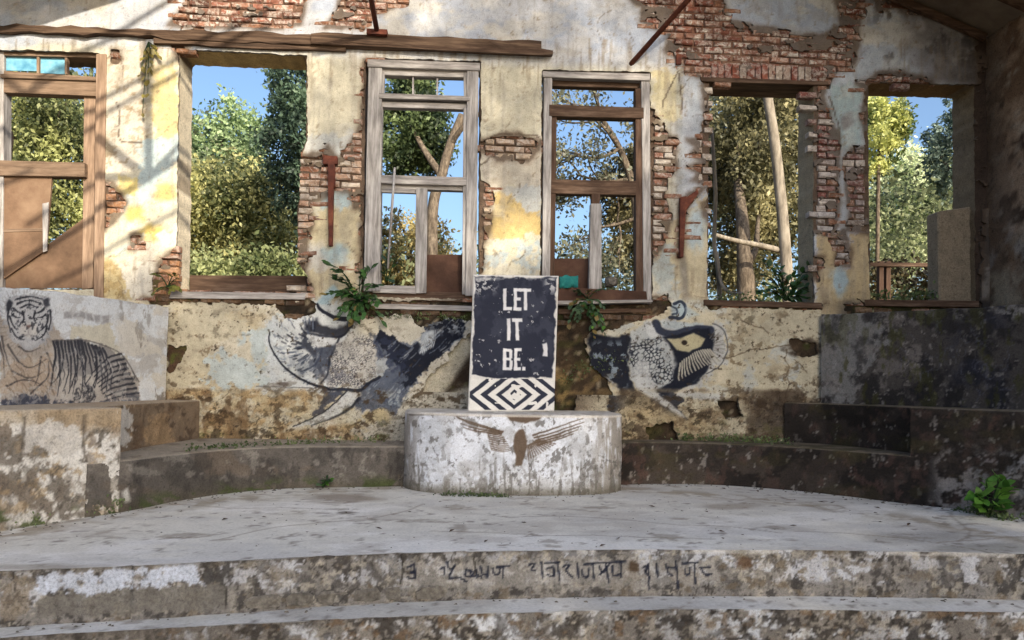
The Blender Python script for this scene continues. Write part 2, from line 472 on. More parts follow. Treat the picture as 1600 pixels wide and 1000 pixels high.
XL, XR, ZTOP, ZBENCH = -5.45, 6.62, 5.95, .30
RIDGE_X, EAVE_Z, PITCH_M = .58, 5.60, .38
def rake(X): return EAVE_Z + PITCH_M * np.minimum(XR - X, X - XL)
def m_core(px, py, X, Z):
    return np.minimum(-open_sd(px, py) + rough(px, py, 31, 18, 2.0, 5, 1.5), 1e3)
def m_plaster(px, py, X, Z):
    # plaster parts along the brick courses: shift and level the outline course by course
    row = np.floor(Z / .0835); hs = vnoise(row * 7.3 + .5, np.floor(X * 3.1) * 0 + np.floor(X / .6) * 3.7 + .5, 5) - .5
    up = sstep(1.9, 2.3, Z)
    qx = px + hs * 17 * up; qy = py + ((Z - (row + .5) * .0835) * 128) * .8 * up
    h = poly_mask(qx, qy, HOLES + LOWHOLES)
    isl = sstep(.57, .66, fbm(px / 30, py / 15, 207, 5)) * (py < 132) * (px > 950) + sstep(.62, .69, fbm(px / 24, py / 12, 208, 5)) * (py < 60) * (px < 660) + sstep(.60, .68, fbm(px / 20, py / 12, 209, 5)) * (py > 130) * (py < 420)
    h = np.where(h > 0, h - 40 * isl, h)
    return np.minimum(-h + rough(px, py, 41), -open_sd(px, py) - 1.5 + rough(px, py, 47, 15, 2.2, 5, 1.6))

# ------------------------------------------------------------------ paint of the wall
def wall_paint(px, py):
    p = Paint(px, py, (206, 210, 219)); x, y = p.x, p.y
    yb = 45 + x * .042
    mid = sstep(yb + 10, yb + 32, y + p.w1 * 10) * sstep(1075, 1035, x + p.w2 * 30)
    p.mix((224, 218, 196), mid)
    p.mix((196, 204, 214), sstep(1060, 1090, x + p.w1 * 30) * sstep(360, 330, y))
    # upper gable: blotches of old whitewash
    up = sstep(110, 70, y)
    p.speck((172, 184, 206), .50, 60, 40, 11, .7, .12, where=up); p.speck((222, 216, 204), .55, 45, 30, 12, .7, .1, where=up)
    # pillar beside the first window
    p.poly((206, 200, 188), [(165, 88), (228, 85), (226, 200), (222, 260), (165, 280)], 10, .9, 16)
    p.speck((160, 140, 112), .57, 7, 7, 13, .8, .06, where=sstep(160, 166, x) * sstep(240, 225, x) * sstep(290, 250, y) * (y > 80))
    p.poly((226, 208, 152), [(236, 104), (276, 98), (282, 160), (284, 222), (240, 224)], 8, .95, 8)
    p.poly((188, 205, 210), [(222, 222), (280, 215), (282, 250), (262, 262), (258, 300), (228, 310), (205, 345), (186, 345), (215, 290)], 9, .95, 14)
    p.poly((226, 206, 130), [(182, 278), (216, 280), (214, 300), (186, 312)], 5, .9, 8)
    p.blob((226, 190, 128), 258, 300, 18, 14, .4); p.blob((222, 190, 116), 210, 334, 16, 14, .5); p.blob((226, 200, 120), 240, 364, 22, 12, .5)
    p.poly((190, 206, 204), [(165, 420), (190, 385), (228, 368), (225, 374), (190, 400)], 5, .8, 8)
    p.poly((232, 226, 212), [(186, 410), (216, 392), (280, 350), (282, 385), (250, 405), (236, 468), (196, 468), (178, 430)], 8, .95, 12)
    p.poly((202, 184, 138), [(158, 392), (184, 402), (194, 440), (200, 470), (154, 470)], 9, .9, 14)
    p.speck((150, 122, 78), .52, 9, 9, 15, .7, .06, where=sstep(200, 188, x) * sstep(400, 420, y) * (x > 150) * (y < 475))
    # pillar two
    p.poly((206, 210, 210), [(478, 210), (520, 214), (560, 205), (566, 250), (470, 245)], 8, .9, 10)
    p.poly((222, 196, 178), [(462, 280), (500, 276), (486, 330), (462, 350)], 8, .5, 10)
    p.poly((178, 198, 206), [(500, 292), (548, 288), (545, 322), (512, 335)], 7, .9, 9)
    p.poly((216, 202, 166), [(484, 330), (516, 322), (566, 322), (564, 410), (520, 410), (480, 400)], 8, .9, 12)
    p.blob((226, 222, 212), 495, 400, 20, 22, .5); p.blob((178, 200, 206), 526, 396, 20, 14, .5)
    p.poly((214, 200, 166), [(478, 424), (560, 420), (560, 470), (486, 478)], 8, .95, 10)
    # pillar three
    p.poly((212, 204, 190), [(745, 232), (848, 215), (848, 300), (745, 292)], 10, .85, 14)
    p.poly((216, 190, 130), [(764, 292), (795, 294), (846, 310), (848, 356), (820, 372), (758, 372), (768, 320)], 7, .95, 14)
    p.poly((202, 206, 206), [(786, 292), (846, 290), (846, 336), (822, 330), (810, 312), (790, 310)], 6, .95, 10)
    p.poly((190, 204, 210), [(800, 384), (848, 378), (848, 426), (812, 424)], 6, .9, 12, .42, 8); p.poly((190, 204, 210), [(756, 396), (790, 398), (788, 420), (752, 422)], 6, .9, 10, .42, 9)
    # pillar four
    p.poly((226, 214, 172), [(1018, 108), (1066, 112), (1064, 190), (1024, 180)], 7, .9, 10)
    p.poly((216, 202, 168), [(1040, 356), (1066, 340), (1108, 300), (1108, 480), (1038, 480), (1020, 420)], 8, .95, 12)
    p.blob((190, 204, 210), 1086, 356, 14, 34, .4); p.poly((196, 206, 206), [(1018, 410), (1052, 370), (1054, 430), (1062, 486), (1040, 490)], 7, .85, 12)
    p.stroke((150, 142, 130), [(1066, 404), (1070, 440), (1072, 480)], 12, 8, .8)
    p.stroke((176, 182, 184), [(1061, 90), (1062, 300)], 9, 3, .5, wob=1)
    # pillar five
    p.poly((178, 198, 200), [(1294, 132), (1348, 130), (1346, 232), (1316, 240), (1300, 190)], 8, .85, 10)
    p.blob((110, 108, 112), 1322, 190, 10, 12, .6); p.stroke((186, 194, 202), [(1318, 238), (1319, 370)], 12, 3, .8, wob=2)
    p.poly((206, 184, 142), [(1276, 362), (1312, 364), (1306, 420), (1330, 420), (1328, 364), (1370, 362), (1368, 490), (1276, 500)], 4, .95, 5)
    p.blob((178, 198, 206), 1312, 440, 13, 26, .4)
    # right end
    rt = sstep(1380, 1470, x + p.w1 * 60) * sstep(140, 120, y)
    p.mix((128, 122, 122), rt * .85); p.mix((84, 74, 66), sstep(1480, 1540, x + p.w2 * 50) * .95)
    p.speck((70, 58, 50), .56, 14, 20, 17, .8, .08, where=sstep(1330, 1380, x) * sstep(40, 20, y))
    p.speck((84, 80, 80), .58, 16, 22, 18, .7, .08, where=sstep(1335, 1400, x) * sstep(140, 110, y))
    # cracks, pocks and streaks all over
    p.speck((140, 122, 100), .70, 5, 5, 21, .55, .05); p.speck((170, 158, 138), .6, 22, 14, 22, .3, .1)
    p.speck((232, 228, 218), .60, 26, 22, 23, .35, .1)
    for q in ([(1060, 112), (1040, 150), (1036, 168)], [(1062, 115), (1066, 170)], [(180, 158), (187, 180), (188, 218), (222, 224)], [(280, 160), (285, 200), (290, 205)], [(752, 220), (800, 208), (846, 222), (846, 300)], [(740, 262), (770, 244)], [(1108, 140), (1150, 150)], [(1296, 150), (1310, 200), (1312, 240)]):
        p.stroke((86, 70, 58), q, 2.2, 1.2, .8, wob=3)
    p.stroke((130, 112, 92), [(166, 90), (176, 88), (184, 92), (192, 104), (192, 128)], 2, 1.2, .8)
    rc = random.Random(77)
    for kx in range(70):        # hairline cracks wandering through the plaster
        cx, cy = rc.uniform(-10, 1500), rc.uniform(0, 470); a = rc.choice([0, 1.57, .5, 2.4]) + rc.uniform(-.5, .5); q = [(cx, cy)]
        for j in range(rc.randint(2, 5)): a += rc.uniform(-.7, .7); q.append((q[-1][0] + 16 * math.cos(a), q[-1][1] + 16 * math.sin(a)))
        p.stroke((104, 88, 72), q, 1.5, 1.3, rc.uniform(.35, .8), .8, 2.5)
    p.speck((140, 124, 104), .56, 5, 70, 24, .5, .1, where=sstep(200, 90, y) * (y > 60) + sstep(360, 460, y) * (y < 475)); p.speck((158, 152, 146), .61, 4, 50, 25, .3, .08)
    # dark outline along the broken edges: their shadow painted in, with dirt
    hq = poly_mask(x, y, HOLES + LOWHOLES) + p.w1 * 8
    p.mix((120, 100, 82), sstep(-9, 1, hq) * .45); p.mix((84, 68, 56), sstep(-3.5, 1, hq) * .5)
    # below the sills the wall is painted
    low_paint(p)
    p.tone(.12, 34, 34, 61); p.tone(.07, 9, 9, 62)
    return p.lin() * np.where(py > 470, .72, .70)[:, None]

NAVY, SLATE, CHALK = (27, 31, 45), (66, 74, 92), (222, 224, 224)
def low_paint(p):
    x, y = p.x, p.y
    lo = sstep(462, 478, y + p.w1 * 8)
    left = lo * sstep(560, 520, x)
    p.mix((214, 204, 178), left); p.speck((232, 226, 212), .5, 40, 26, 81, .7, .1, where=left); p.speck((198, 178, 140), .58, 30, 22, 82, .5, .12, where=left)
    p.speck((130, 110, 86), .69, 6, 5, 83, .7, .04, where=left)
    p.poly((202, 214, 216), [(322, 560), (345, 535), (400, 510), (430, 500), (440, 612), (330, 606)], 10, .9, 18, .36, 4, 24)
    p.poly((222, 227, 229), [(418, 500), (480, 480), (500, 466), (560, 480), (600, 510), (600, 612), (420, 612)], 9, .85, 14)
    mid = lo * sstep(540, 570, x) * sstep(900, 880, x)
    p.mix((214, 208, 192), mid)
    rgt = lo * sstep(890, 950, x) * sstep(1290, 1278, x)
    p.mix((216, 206, 180), rgt); p.speck((202, 208, 208), .55, 34, 24, 84, .7, .08, where=rgt); p.speck((124, 106, 82), .64, 10, 8, 85, .7, .06, where=rgt); p.speck((180, 160, 126), .56, 26, 18, 86, .45, .12, where=rgt)
    p.poly((208, 210, 210), [(980, 520), (1040, 500), (1130, 505), (1138, 560), (1090, 606), (1000, 616)], 9, .85, 10)
    for q in ([(1130, 560), (1180, 545), (1232, 540)], [(1228, 548), (1232, 600), (1230, 622)], [(1160, 500), (1200, 520)], [(1240, 560), (1262, 580)]): p.stroke((110, 94, 74), q, 2, 1.5, .7, wob=5)
    # ---- painted elephant, left half
    E = lambda pts: [(400 + a / 3.845, 430 + b / 3.845) for a, b in pts]
    p.poly((178, 204, 214), E([(365, 170), (400, 110), (470, 60), (500, 90), (440, 150), (430, 200), (400, 190)]), 3, .9, 4)
    p.poly((206, 210, 210), E([(370, 190), (430, 170), (520, 220), (560, 250), (540, 300), (450, 290)]), 3, .9, 4)
    p.stroke(NAVY, E([(368, 175), (385, 205), (440, 240), (500, 262), (560, 262), (590, 240)]), 4, 1.5, .95, 9)
    p.poly((52, 54, 64), E([(286, 336), (316, 284), (370, 262), (400, 300), (470, 310), (540, 300), (580, 260), (590, 270), (560, 330), (510, 370), (420, 370), (340, 350)]), 3, .95, 5)
    p.stroke(NAVY, E([(290, 345), (360, 360), (440, 372), (520, 362), (580, 300)]), 3.5, 2, .8)
    p.poly(CHALK, E([(300, 352), (380, 372), (490, 380), (470, 420), (380, 432), (330, 410)]), 2.5, 1, 3)
    p.poly((50, 55, 70), E([(285, 350), (300, 352), (325, 405), (380, 435), (470, 425), (500, 390), (520, 430), (450, 520), (400, 600), (350, 560), (340, 480), (280, 430), (265, 380)]), 3, .85, 7, .38, 5, 7)
    p.poly((92, 98, 112), E([(330, 440), (400, 440), (470, 440), (460, 520), (420, 590), (390, 640), (330, 600), (300, 520)]), 4, .75, 8, .42, 15, 6)
    p.poly((150, 158, 168), E([(120, 440), (240, 430), (330, 560), (380, 650), (300, 630), (180, 560)]), 8, .5, 10, .45, 16, 8)
    rnd = random.Random(4)
    for k in range(120):        # brush dabs of the ear, thick towards its root
        a = math.radians(rnd.uniform(92, 262)); r0 = 80 + 190 * rnd.random() ** 1.3; L = rnd.uniform(14, 46) * (1.2 - r0 / 400)
        q = [(370 + r0 * math.cos(a), 410 + r0 * .95 * math.sin(a)), (370 + (r0 + L) * math.cos(a + .05), 410 + (r0 + L) * .95 * math.sin(a + .05))]
        p.stroke(rnd.choice([NAVY, SLATE, (110, 118, 134)]), E(q), rnd.uniform(2.0, 4.2), 1.4, .85 - r0 / 600, 1.2, 1.2)
    p.stroke(NAVY, E([(80, 345), (84, 410), (110, 470), (160, 545), (230, 600), (300, 640), (370, 665), (440, 680)]), 2.0, 1.4, .95, 4.5)
    p.stroke(NAVY, E([(390, 650), (430, 590), (440, 520), (470, 450), (500, 380)]), 3.2, 2, .8)
    p.stroke(SLATE, E([(270, 580), (340, 550), (380, 500), (400, 440)]), 3, 2, .8)
    b = p.box(505, 515, 600, 612)
    if len(b):                  # wrinkled cheek
        X, Y = p.x[b], p.y[b]
        k = poly_sd(X + p.w1[b] * 14, Y + p.w2[b] * 14, E([(490, 400), (560, 350), (640, 360), (720, 350), (760, 470), (720, 600), (640, 690), (440, 670), (430, 560)]))
        inn = sstep(-2, 4, k); p._put(b, (204, 200, 192), inn * .9)
        g = sstep(.30, .08, worley(X + p.w1[b] * 4, Y * 1.25 + X * .4, 4.4, 5)) * (.45 + .55 * sstep(.35, .6, fbm(X / 16, Y / 16, 34, 3)))
        p._put(b, (58, 58, 68), inn * g * .9 * sstep(.32, .5, fbm(X / 9, Y / 9, 33, 3)))
    p.blob((96, 96, 106), *E([(490, 600)])[0], 20, 12, .5, .6, .6, .45, 5, 5)
    p.poly((88, 96, 114), E([(700, 350), (740, 315), (860, 420), (985, 400), (1060, 260), (1262, 262), (1262, 360), (980, 600), (900, 760), (840, 840), (620, 800), (640, 690), (740, 600)]), 5, .85, 9)
    p.poly(NAVY, E([(725, 340), (740, 315), (800, 350), (860, 420), (930, 440), (985, 400), (1010, 300), (1060, 260), (1140, 250), (1260, 270), (1262, 350), (1170, 420), (1090, 520), (980, 590), (930, 660), (900, 720), (850, 640), (870, 560), (800, 500), (740, 440)]), 4, .95, 8)
    p.poly((190, 198, 206), E([(985, 370), (1010, 340), (1070, 340), (1060, 420), (1010, 480), (975, 470)]), 2.5, .95, 5)
    for k in range(7): p.stroke((214, 220, 224), E([(985 + k * 13, 470 - k * 6), (1005 + k * 12, 400 - k * 4), (1030 + k * 8, 345 - k * 2)]), 1.8, 1.2, .8, .8, .8); p.stroke(NAVY, E([(992 + k * 13, 478 - k * 6), (1012 + k * 12, 408 - k * 4)]), 1.2, 1.2, .8, .8, .8)
    p.speck((206, 212, 216), .55, 5, 4, 35, .9, .04, where=sstep(662, 672, x) * sstep(728, 720, x) * sstep(530, 505, y) * (y > 488))
    p.poly((54, 62, 86), E([(720, 370), (790, 380), (870, 460), (930, 470), (880, 560), (800, 590), (760, 520)]), 5, .6, 9, .4, 10, 9)
    p.poly((96, 104, 120), E([(600, 700), (700, 640), (760, 600), (860, 560), (900, 640), (880, 760), (840, 830), (720, 800), (620, 800)]), 5, .8, 10, .34, 11, 10)
    p.poly((196, 200, 200), E([(720, 530), (790, 500), (800, 570), (745, 600), (718, 580)]), 4, .85, 6); p.poly((186, 196, 200), E([(770, 720), (860, 700), (870, 780), (790, 780)]), 4, .7, 8, .42, 12, 8)
    for k in range(46):         # dry brush streaks over the dark ear
        x0 = rnd.uniform(760, 1230); y0 = rnd.uniform(290, 640)
        yy = 560 - (x0 - 760) * .55 + rnd.uniform(-130, 110); L = rnd.uniform(40, 110)
        if 255 < yy < 700: p.stroke(rnd.choice([(150, 160, 176), (96, 106, 130), (190, 196, 202), (30, 36, 54)]), E([(x0, yy), (x0 + L * .5, yy - L * .36), (x0 + L, yy - L * .9)]), 2.2, 1.6, .6, 1, broken=.42)
    for k in range(26):
        x0 = rnd.uniform(610, 880); y0 = rnd.uniform(620, 790); L = rnd.uniform(30, 80)
        p.stroke(rnd.choice([(70, 78, 100), (176, 184, 190), (140, 148, 160)]), E([(x0, y0), (x0 + L * .6, y0 - L * .5), (x0 + L, y0 - L)]), 2.2, 1.6, .6, 1, broken=.42)
    p.stroke(NAVY, E([(440, 684), (540, 690), (630, 690), (680, 650), (740, 610)]), 5, 2, .9)
    p.poly((54, 60, 80), E([(390, 685), (540, 695), (520, 720), (440, 780), (380, 830), (330, 850), (400, 760)]), 4, .8, 8)
    p.stroke(NAVY, E([(620, 740), (560, 800), (470, 850), (330, 900)]), 7, 3, .85, 2)
    p.poly((222, 224, 222), E([(545, 700), (622, 712), (590, 765), (500, 830), (390, 880), (225, 920), (215, 912), (330, 865), (440, 800)]), 1.6, 1, 2)
    p.stroke(NAVY, E([(545, 698), (440, 798), (330, 862), (220, 910)]), 2.2, 1.2, .9)
    p.poly((214, 214, 208), [(398, 605), (502, 606), (502, 612), (398, 613)], 1, .9, 1.5)
    p.stroke((60, 60, 66), [(400, 604), (500, 606)], 1.4, 1, .6); p.blob((120, 112, 106), 442, 600, 8, 3.2, .4)
    # ---- right half
    R = lambda pts: [(860 + a / 3.57, 430 + b / 3.57) for a, b in pts]
    p.poly(NAVY, R([(212, 360), (230, 320), (270, 335), (330, 350), (440, 320), (460, 360), (430, 460), (440, 560), (480, 640), (400, 660), (340, 590), (240, 540), (212, 490)]), 3, .96, 6)
    p.speck((150, 164, 176), .6, 5, 7, 36, .9, .05, where=sstep(922, 930, x) * sstep(985, 975, x) * sstep(528, 540, y) * sstep(612, 600, y))
    p.stroke((206, 210, 210), R([(215, 470), (235, 530), (300, 560), (350, 600)]), 2, 1.2, .8, broken=.4)
    p.poly((196, 200, 200), R([(450, 330), (540, 260), (600, 270), (620, 340), (660, 400), (700, 480), (690, 600), (620, 640), (500, 640), (440, 540), (430, 450)]), 3, .95, 7)
    b = p.box(970, 515, 1062, 620)
    if len(b):
        X, Y = p.x[b], p.y[b]
        inn = sstep(-1, 4, poly_sd(X + p.w1[b] * 12, Y + p.w2[b] * 12, R([(440, 370), (600, 340), (660, 410), (700, 500), (690, 600), (640, 640), (560, 600), (480, 560), (430, 480)])))
        g = sstep(.34, .12, worley(X + p.w1[b] * 4, Y + X * .2, 5.6, 9))
        p._put(b, NAVY, inn * g * .9 * sstep(.3, .46, fbm(X / 10, Y / 10, 37, 3)))
    p.poly(CHALK, R([(490, 470), (540, 470), (560, 560), (600, 640), (500, 640), (470, 560)]), 3, .85, 5)
    p.poly(CHALK, R([(520, 300), (560, 255), (600, 265), (610, 330), (560, 350)]), 2, .9, 3)
    p.poly((196, 206, 210), R([(610, 262), (700, 258), (800, 262), (880, 280), (780, 290), (700, 305), (640, 300)]), 2, .9, 3)
    p.stroke((54, 60, 78), R([(590, 265), (612, 310), (680, 330), (770, 305), (890, 300), (890, 350)]), 11, 3, .97)
    p.poly(NAVY, R([(620, 350), (690, 335), (800, 300), (890, 292), (912, 350), (900, 420), (900, 480), (862, 545), (790, 600), (700, 650), (620, 665), (590, 640), (680, 590), (700, 500), (690, 420)]), 2.5, .97, 4)
    p.poly((206, 196, 160), R([(648, 358), (720, 350), (800, 325), (862, 350), (840, 400), (770, 428), (710, 415), (680, 385)]), 1.6, 1, 2)
    p.blob((46, 38, 34), *R([(748, 376)])[0], 4.6, 4, .3, 1, .2)
    for k in range(15):         # lashes
        t = k / 14; a = math.radians(115 - t * 95)
        x0, y0 = R([(722 + t * 165, 492 - t * 78 - 20 * math.sin(t * 3.1))])[0]
        ln = 27 - t * 9
        p.stroke((212, 206, 190), [(x0, y0), (x0 + ln * .5 * math.cos(a) + 4, y0 + ln * .8), (x0 + ln * .6 * math.cos(a) + 6, y0 + ln)], 2.6, 1.3, .97, 1.5)
    p.poly(NAVY, R([(620, 640), (720, 600), (800, 590), (870, 530), (820, 600), (700, 650), (640, 680)]), 2, .9, 4)
    for k in range(12):
        a = math.radians(-50 + k * 11); cx, cy = R([(850, 400)])[0]
        p.stroke((150, 146, 140), [(cx + 18 * math.cos(a), cy + 18 * math.sin(a)), (cx + 33 * math.cos(a), cy + 36 * math.sin(a))], 1.6, 1.4, .7)
    p.stroke((96, 96, 100), R([(905, 270), (960, 300), (985, 370), (980, 440), (940, 510), (870, 550)]), 2, 1.4, .85)
    p.blob((186, 202, 210), *R([(715, 190)])[0], 12, 14, .3, .95, .2); p.stroke((46, 54, 72), R([(690, 160), (730, 150), (758, 190), (730, 238), (665, 236)]), 5, 1.6, .95)
    p.stroke((60, 70, 88), R([(672, 175), (700, 185), (708, 210), (680, 222)]), 3, 1.4, .9); p.poly((196, 210, 214), R([(760, 170), (830, 215), (760, 240)]), 3, .8, 4)
    p.poly((40, 44, 58), R([(330, 670), (520, 645), (640, 670), (720, 650), (750, 690), (700, 730), (780, 800), (740, 820), (640, 760), (580, 730), (440, 745), (330, 760)]), 4, .85, 7)
    p.poly((214, 214, 210), R([(520, 655), (590, 655), (650, 700), (720, 760), (752, 790), (730, 800), (660, 745), (600, 710)]), 1.6, 1, 2)
    p.poly((210, 210, 206), R([(700, 665), (760, 635), (860, 655), (970, 660), (960, 690), (820, 690)]), 2.5, .95, 4)
    p.poly((34, 26, 22), [(1120, 626), (1142, 622), (1150, 650), (1134, 648)], 3, .6, 5)
    # ---- below the ledge
    un = sstep(604, 614, y + p.w1 * 4)
    L = un * sstep(640, 600, x)
    rough1 = sstep(.42, .58, p.n(26, 18, 91)); 
    keep = np.maximum(np.maximum(sstep(-4, 3, poly_sd(x, y, [(440, 675), (520, 610), (640, 590), (650, 700), (600, 690), (560, 660)])), 0), 0)
    L2 = L * (1 - .9 * keep)
    p.mix((186, 158, 116), L2 * .85 * rough1); p.mix((214, 196, 158), L2 * .8 * sstep(.52, .62, p.n(16, 12, 92))); p.mix((126, 100, 72), L2 * .7 * sstep(.55, .66, p.n(20, 30, 93)))
    p.speck((206, 178, 110), .5, 12, 8, 94, .8, .08, where=un * sstep(520, 570, x) * sstep(620, 600, x) * sstep(636, 640, y) * sstep(672, 655, y))
    Rr = un * sstep(950, 990, x)
    kr = 1 - .95 * sstep(-5, 4, poly_sd(x, y, R([(500, 640), (620, 650), (980, 650), (970, 700), (760, 800), (640, 740)])))
    p.mix((196, 176, 138), Rr * kr * .8 * sstep(1150, 1080, x)); p.speck((120, 96, 70), .53, 15, 12, 95, .85, .06, where=Rr * kr); p.speck((70, 56, 46), .56, 18, 14, 96, .8, .06, where=Rr * kr)
    p.mix((76, 62, 50), Rr * .75 * sstep(1130, 1200, x + p.w1 * 60) * sstep(.3, .45, p.n(20, 24, 97)))
    bas = lo * sstep(1300, 1280, x)
    p.speck((84, 68, 50), .62, 12, 8, 111, .8, .04, where=bas * sstep(560, 620, y)); p.speck((58, 50, 38), .64, 9, 7, 112, .65, .03, where=bas * (sstep(470, 500, y) * sstep(560, 500, y) * .7 + sstep(590, 640, y)))
    p.speck((88, 90, 48), .64, 16, 8, 113, .6, .06, where=bas * sstep(640, 685, y)); p.speck((70, 58, 46), .70, 4, 4, 114, .8, .03, where=bas)
    # damp, soot and moss towards the dark end
    dk = sstep(1290, 1330, x + p.w1 * 10) * lo
    p.mix((92, 86, 82), dk * .8); p.mix((62, 57, 55), sstep(1380, 1440, x + p.w2 * 60) * lo * .85)
    p.blob((62, 50, 40), 1254, 543, 26, 12, .4)

def side_paint(px, py):         # reveals of the openings
    p = Paint(px, py, (126, 108, 92)); x, y = p.x, p.y
    p.mix((214, 202, 178), sstep(300, 290, x) * (x > 265) * (y > 90)); p.speck((110, 96, 80), .55, 9, 30, 7, .7, .06, where=(x < 300) * (x > 265) * 1.0)
    p.mix((196, 170, 122), (y < 96) * (x > 284) * (x < 474) * 1.0)
    p.mix((158, 146, 124), (x > 1262) * (x < 1285) * 1.0); p.speck((110, 104, 92), .52, 8, 40, 8, .5, .08, where=(x > 1262) * (x < 1285) * 1.0)
    p.mix((88, 72, 52), (y < 132) * (x > 1112) * (x < 1268) * 1.0); p.mix((120, 96, 66), (y < 140) * (x > 1362) * (x < 1515) * 1.0)
    p.mix((124, 110, 90), (x > 1508) * 1.0)
    p.tone(.14, 12, 12, 5)
    return p.lin()
def core_paint(px, py):
    p = Paint(px, py, (96, 80, 68)); x, y = p.x, p.y
    p.speck((150, 136, 120), .56, 14, 10, 51, .6, .1); p.speck((104, 84, 68), .55, 10, 8, 52, .7, .08)
    p.mix((120, 86, 70), (y < 130) * (x > 960) * .6 + (y < 60) * .5)
    d = sstep(452, 470, y)
    p.mix((60, 48, 36), d * .92); p.speck((112, 92, 68), .56, 9, 6, 53, .75, .06, where=d); p.speck((30, 26, 20), .50, 14, 10, 56, .8, .08, where=d); p.speck((62, 68, 30), .54, 14, 10, 54, .8, .08, where=d); p.speck((176, 164, 140), .68, 4, 4, 58, .8, .03, where=d)
    p.mix((214, 206, 184), sstep(-6, 4, poly_sd(x, y, [(726, 520), (700, 556), (668, 590), (646, 630), (742, 640), (742, 600), (690, 620), (742, 540)])) * .85)
    p.speck((150, 126, 84), .5, 9, 6, 55, .8, .06, where=d * (x > 868) * (x < 970) * sstep(560, 590, y))
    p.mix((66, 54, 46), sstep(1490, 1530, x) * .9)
    p.mix((92, 70, 54), sstep(300, 290, x) * sstep(235, 245, x) * sstep(380, 400, y) * .8); p.speck((84, 92, 40), .5, 9, 8, 56, .9, .06, where=(x < 300) * (x > 235) * sstep(415, 435, y))
    p.tone(.15, 8, 8, 57)
    return p.lin()
# ------------------------------------------------------------------ shared materials
M_WALL = mat_painted('painted_plaster')
M_CORE = mat_painted('mortar_and_rubble', .30, 9, 60, .9)
M_STONE = mat_painted('weathered_cement', .25, 6, 60, .8)
M_FLOOR = mat_painted('worn_concrete_floor', .12, 5, 45, .25, .8)
M_SIGN = mat_painted('sign_paint', .06, 9, 90, .25, .75)
M_WOODV = mat_noise('grey_weathered_timber_upright', [(78, 74, 72), (152, 148, 146), (196, 193, 191)], 1.0, 8, .5, 1.0, .85, (22, 22, 2.2), .2, .12)
M_WOODH = mat_noise('grey_weathered_timber', [(78, 74, 72), (148, 143, 140), (190, 186, 183)], 1.0, 8, .5, 1.0, .85, (2.2, 22, 22), .2, .12)
M_DARKV = mat_noise('dark_stained_timber_upright', [(46, 34, 26), (84, 64, 52), (112, 92, 80)], 1.0, 8, .5, 1.0, .8, (22, 22, 2.2), .2, .15)
M_DARKH = mat_noise('dark_stained_timber', [(44, 32, 25), (80, 62, 50), (116, 96, 82)], 1.0, 8, .5, 1.0, .8, (2.2, 22, 22), .2, .15)
M_TANV = mat_noise('sun_bleached_timber_upright', [(86, 70, 58), (130, 109, 92), (160, 138, 118)], 1.0, 8, .5, 1.0, .85, (22, 22, 2.2), .2, .12)
M_TANH = mat_noise('sun_bleached_timber', [(78, 64, 53), (116, 97, 81), (142, 122, 104)], 1.0, 8, .5, 1.0, .85, (2.2, 22, 22), .2, .12)
M_BEAM = mat_noise('old_roof_beam', [(36, 29, 25), (76, 60, 49), (114, 95, 79)], 1.0, 9, .9, 1.0, .9, (1.2, 26, 26), .2, .1)
M_BOARD = mat_noise('brown_board', [(54, 38, 31), (78, 56, 46), (98, 74, 61)], 3, 8, .3, 30, .85, None, .2)
M_PLY = mat_noise('faded_plywood', [(78, 62, 50), (112, 90, 73), (134, 112, 92)], 2.2, 9, .3, 40, .9, None, .15)
M_RUST = mat_noise('rusty_steel', [(52, 26, 20), (92, 48, 36), (124, 74, 54)], 9, 8, .5, 60, .8, None, .3, .1)
M_SHEET = mat_noise('old_roof_sheet', [(70, 62, 54), (104, 94, 84), (128, 118, 106)], 1.5, 8, .3, 25, .85, None, .2)
M_BARK = mat_noise('bark', [(48, 43, 38), (96, 86, 75), (136, 124, 109)], 1.6, 9, .9, 2.0, .95, (9, 9, 3), .1, .15, .03)
M_PALE = mat_noise('pale_bark', [(78, 72, 64), (132, 124, 112), (164, 156, 143)], 1.0, 8, .6, 1.0, .95, (8, 8, 2), .1)
M_SOIL = mat_noise('forest_soil', [(120, 100, 74), (150, 130, 98), (128, 124, 76)], .6, 9, .6, 12, .95)
M_MOSS = mat_leaf('moss_and_weeds', (64, 84, 34), (104, 124, 54), .2)
M_LEAFD = mat_leaf('broad_green_leaf', (30, 66, 26), (76, 124, 52), .25)
k = NT('blue_glass'); c = k.ramp(k.noise(9, 5, .6, k.pos()), [(.3, srgb(70, 128, 158)), (.7, srgb(130, 186, 206))]); k.out(c, .25, .5); M_BLUE = k.m
def brick_material():
    k = NT('brick'); oi = k.node('ShaderNodeObjectInfo'); p = k.pos()
    n = k.mix(k.ramp(k.noise(26, 9, .75, p), [(.28, G(.42)), (.62, G(1.12))]), k.ramp(k.noise(5, 6, .7, p), [(.35, srgb(176, 164, 156)), (.65, srgb(255, 250, 244))]), 1.0, 'MULTIPLY')
    c = k.mix(oi.outputs['Color'], n, 1.0, 'MULTIPLY')
    w = k.ramp(k.noise(14, 9, .75, p, .8), [(.47, G(0)), (.60, G(1))])
    w = k.math('MULTIPLY', w, oi.outputs['Alpha'])
    c = k.mix(c, srgb(198, 192, 184), w)
    k.bump(k.noise(55, 8, .7, p), .8, .012); return k.out(c, .92, .2)
M_BRICK = brick_material()

